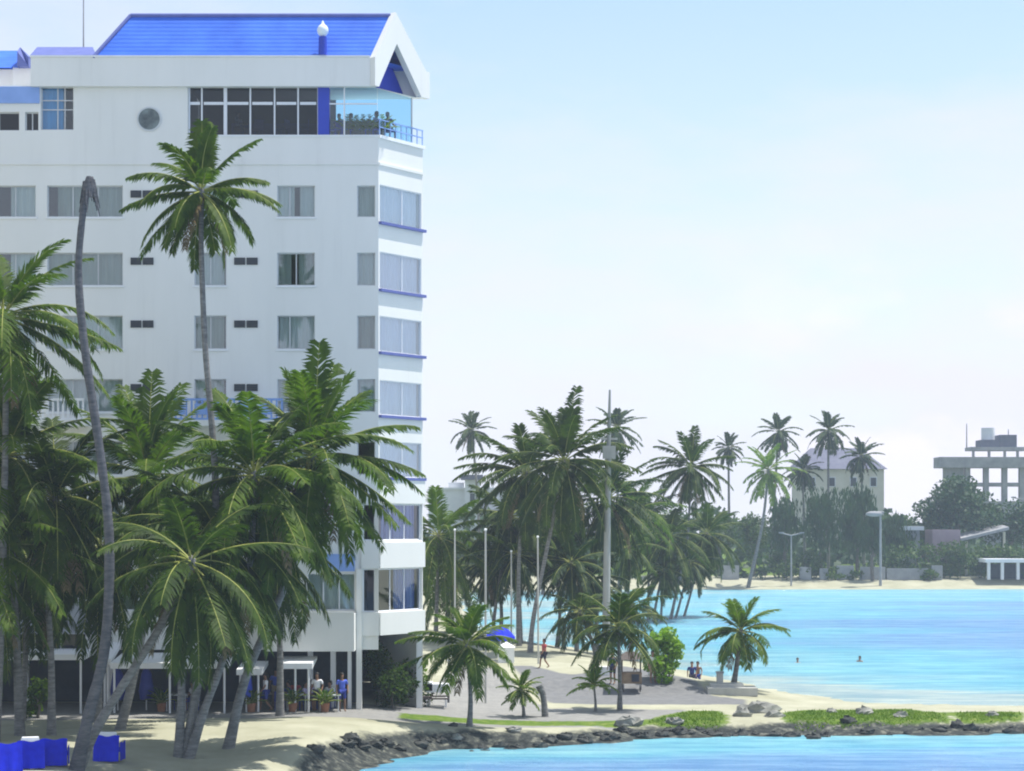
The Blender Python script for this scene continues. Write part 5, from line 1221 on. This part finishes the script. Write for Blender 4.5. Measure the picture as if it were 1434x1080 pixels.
# blue canvas beach chairs at lower left
BG = 'blue canvas beach chairs in the left corner'
def beach_chair(label, px, py, w, h, rot, white=False):
    L = ground_at(px, py); t = thing('beach_chair', label, 'beach chair', L, BG); t.rotation_euler = (0, 0, R(rot))
    def part(nm, vs, fs, m='canvas'):
        me_ = bpy.data.meshes.new(nm); me_.from_pydata(vs, [], fs); me_.materials.append(M[m]); o = bpy.data.objects.new(nm, me_); o.parent = t; col.objects.link(o)
        bm = bmesh.new(); bm.from_mesh(me_); bmesh.ops.recalc_face_normals(bm, faces=bm.faces); bm.to_mesh(me_); bm.free()
        return o
    Q = [(0,3,2,1),(4,5,6,7),(0,1,5,4),(1,2,6,5),(2,3,7,6),(3,0,4,7)]
    hw = w/2
    # draped canvas back with wavy lower hem, thin but solid
    def drape(x0, x1, y0, y1, z1, yo, n=14):
        vs = []
        for th in (0, .03):
            for j in range(5):
                f = j/4
                for i in range(n+1):
                    u = i/n; vs.append((x0+(x1-x0)*u, y0+(y1-y0)*u + yo*f + th + .035*f*math.sin(u*14+px), .04+(1-f)*z1 + .03*math.sin(u*9)*(1-f)))
        m_ = n+1; fs = []
        for k_ in (0, 5*m_):
            for j in range(4):
                for i in range(n): fs.append((k_+j*m_+i, k_+j*m_+i+1, k_+(j+1)*m_+i+1, k_+(j+1)*m_+i))
        return vs, fs
    part('backrest', *drape(-hw, hw, -.30, -.30, h, -.16))
    part('side_panel', *drape(-hw-.02, -hw-.02, -.28, .5, h*.72, 0)); part('side_panel', *drape(hw+.02, hw+.02, -.28, .5, h*.72, 0))
    part('seat', [(-hw,-.2,.36),(hw,-.2,.36),(hw,.5,.42),(-hw,.5,.42),(-hw,-.2,.42),(hw,-.2,.42),(hw,.5,.48),(-hw,.5,.48)], Q)
    for sx in (-1, 1):
        for sy in (-.24, .42): part('leg', [(sx*(hw-.07)+a, sy+b, z) for z in (0, .36) for a, b in ((-.025,-.025),(.025,-.025),(.025,.025),(-.025,.025))], Q, 'wood')
    if white: part('pillow', [(-hw*.7,-.28,h-.02),(hw*.7,-.28,h-.02),(hw*.7,.0,h+.02),(-hw*.7,.0,h+.02),(-hw*.6,-.24,h+.16),(hw*.6,-.24,h+.16),(hw*.6,-.04,h+.17),(-hw*.6,-.04,h+.17)], Q, 'whitecloth')
beach_chair('leftmost blue canvas beach chair, cut by the picture edge', 8, 1082, 1.0, 1.0, 25)
beach_chair('blue canvas beach chair second from the left edge', 42, 1076, .95, .95, 18, True)
beach_chair('blue canvas beach chair just left of the bare trunk foot', 76, 1072, .95, .93, 8)
beach_chair('separate dark blue beach chair right of the bare trunk foot', 152, 1066, .95, .92, -4, True)
# ------------------------------------------------------------------ world, sun, camera
EL, AZ = 69.0, 72.0     # sun elevation; azimuth: 0 = straight away along +Y, 90 = right (+X)
w = bpy.data.worlds.new('World'); sc.world = w; w.use_nodes = True
N = w.node_tree.nodes; L = w.node_tree.links
bg = N['Background']; bg.inputs['Strength'].default_value = 0.125
sky = N.new('ShaderNodeTexSky'); sky.sky_type = 'NISHITA'; sky.sun_disc = False
sky.sun_elevation = R(EL); sky.sun_rotation = R(AZ); sky.air_density = 1.0; sky.dust_density = 0.6; sky.ozone_density = 2.5
tc = N.new('ShaderNodeTexCoord'); mp = N.new('ShaderNodeMapping'); mp.inputs['Scale'].default_value = (2.2, 2.2, 7.5); mp.inputs['Location'].default_value = (0.35, 0.0, 0.1)
L.new(tc.outputs['Generated'], mp.inputs['Vector'])
nz = N.new('ShaderNodeTexNoise'); nz.inputs['Scale'].default_value = 1.6; nz.inputs['Detail'].default_value = 7; nz.inputs['Roughness'].default_value = 0.55
L.new(mp.outputs['Vector'], nz.inputs['Vector'])
rp = N.new('ShaderNodeValToRGB'); rp.color_ramp.elements[0].position = 0.42; rp.color_ramp.elements[1].position = 0.72
rp.color_ramp.elements[0].color = (0.22, 0.22, 0.22, 1); rp.color_ramp.elements[1].color = (0.75, 0.75, 0.75, 1)
L.new(nz.outputs['Fac'], rp.inputs['Fac'])
mx = N.new('ShaderNodeMix'); mx.data_type = 'RGBA'
# thin bright cloud and humid air low over the horizon, clearer and bluer higher up
sx = N.new('ShaderNodeSeparateXYZ'); L.new(tc.outputs['Generated'], sx.inputs['Vector'])
mr = N.new('ShaderNodeMapRange'); mr.inputs['From Min'].default_value = 0.02; mr.inputs['From Max'].default_value = 0.26; mr.inputs['To Min'].default_value = 0.62; mr.inputs['To Max'].default_value = 0.0
L.new(sx.outputs['Z'], mr.inputs['Value'])
ac = N.new('ShaderNodeMath'); ac.operation = 'ADD'; ac.use_clamp = True; L.new(mr.outputs['Result'], ac.inputs[0]); L.new(rp.outputs['Color'], ac.inputs[1])
tn_ = N.new('ShaderNodeMix'); tn_.data_type = 'RGBA'; tn_.blend_type = 'MULTIPLY'; tn_.inputs['Factor'].default_value = 1; tn_.inputs['B'].default_value = (1.04, 1.18, 1.05, 1)
L.new(sky.outputs['Color'], tn_.inputs['A'])
L.new(ac.outputs[0], mx.inputs['Factor']); L.new(tn_.outputs['Result'], mx.inputs['A'])
mx.inputs['B'].default_value = (5.3, 5.25, 6.1, 1)
# faint cumulus low on the right
mp2 = N.new('ShaderNodeMapping'); mp2.inputs['Scale'].default_value = (9, 9, 16); mp2.inputs['Location'].default_value = (0.6, 0.2, 0.3); L.new(tc.outputs['Generated'], mp2.inputs['Vector'])
n2 = N.new('ShaderNodeTexNoise'); n2.inputs['Scale'].default_value = 1.5; n2.inputs['Detail'].default_value = 6; n2.inputs['Roughness'].default_value = 0.55; L.new(mp2.outputs['Vector'], n2.inputs['Vector'])
c1_ = N.new('ShaderNodeMapRange'); c1_.inputs['From Min'].default_value = 0.46; c1_.inputs['From Max'].default_value = 0.62; L.new(n2.outputs['Fac'], c1_.inputs['Value'])
c2_ = N.new('ShaderNodeMapRange'); c2_.inputs['From Min'].default_value = 0.15; c2_.inputs['From Max'].default_value = 0.04; c2_.inputs['To Max'].default_value = 0.75; L.new(sx.outputs['Z'], c2_.inputs['Value'])
c3_ = N.new('ShaderNodeMapRange'); c3_.inputs['From Min'].default_value = 0.02; c3_.inputs['From Max'].default_value = 0.17; L.new(sx.outputs['X'], c3_.inputs['Value'])
c4_ = N.new('ShaderNodeMath'); c4_.operation = 'MULTIPLY'; L.new(c1_.outputs['Result'], c4_.inputs[0]); L.new(c2_.outputs['Result'], c4_.inputs[1])
c5_ = N.new('ShaderNodeMath'); c5_.operation = 'MULTIPLY'; L.new(c4_.outputs[0], c5_.inputs[0]); L.new(c3_.outputs['Result'], c5_.inputs[1])
mc = N.new('ShaderNodeMix'); mc.data_type = 'RGBA'; L.new(c5_.outputs[0], mc.inputs['Factor']); L.new(mx.outputs['Result'], mc.inputs['A']); mc.inputs['B'].default_value = (6.4, 5.9, 6.5, 1)
L.new(mc.outputs['Result'], bg.inputs['Color'])

sd = bpy.data.lights.new('sun', 'SUN'); sd.energy = 4.6; sd.angle = R(0.5); sd.color = (1.0, 0.955, 0.88)
so = bpy.data.objects.new('sun', sd); col.objects.link(so)
az = R(AZ); el = R(EL)
dirv = Vector((math.sin(az)*math.cos(el), math.cos(az)*math.cos(el), math.sin(el)))
so.rotation_euler = dirv.to_track_quat('Z', 'Y').to_euler(); so.location = (30, 40, 120)

# haze
hz = MB(); hz.box(-620, 620, -130, 1220, -3.2, 42.0)
HAZE = 0.00032
if HAZE:
    hm = bpy.data.materials.new('haze_air'); hm.use_nodes = True
    nt = hm.node_tree; nt.nodes.remove(nt.nodes['Principled BSDF'])
    pv_ = nt.nodes.new('ShaderNodeVolumePrincipled'); pv_.inputs['Density'].default_value = HAZE; pv_.inputs['Color'].default_value = (0.80, 0.88, 1.0, 1); pv_.inputs['Anisotropy'].default_value = 0.2
    nt.links.new(pv_.outputs[0], nt.nodes['Material Output'].inputs['Volume'])
    ho = hz.build('haze', hm); tag(ho, kind='stuff')

cd = bpy.data.cameras.new('camera'); co = bpy.data.objects.new('camera', cd); col.objects.link(co)
cd.sensor_width = 36; cd.lens = FPX/1434*36; cd.shift_y = (HY-540)/1434; cd.clip_end = 6000; cd.clip_start = 0.5
co.location = (0, 0, H); co.rotation_euler = (R(90), 0, 0)
sc.camera = co
sc.view_settings.view_transform = 'Standard'; sc.view_settings.look = 'None'; sc.view_settings.exposure = 0.48; sc.view_settings.gamma = 1
sc.cycles.max_bounces = 8; sc.cycles.transparent_max_bounces = 12; sc.cycles.volume_bounces = 1
sc.cycles.filter_width = 2.0
sc.cycles.use_denoising = True
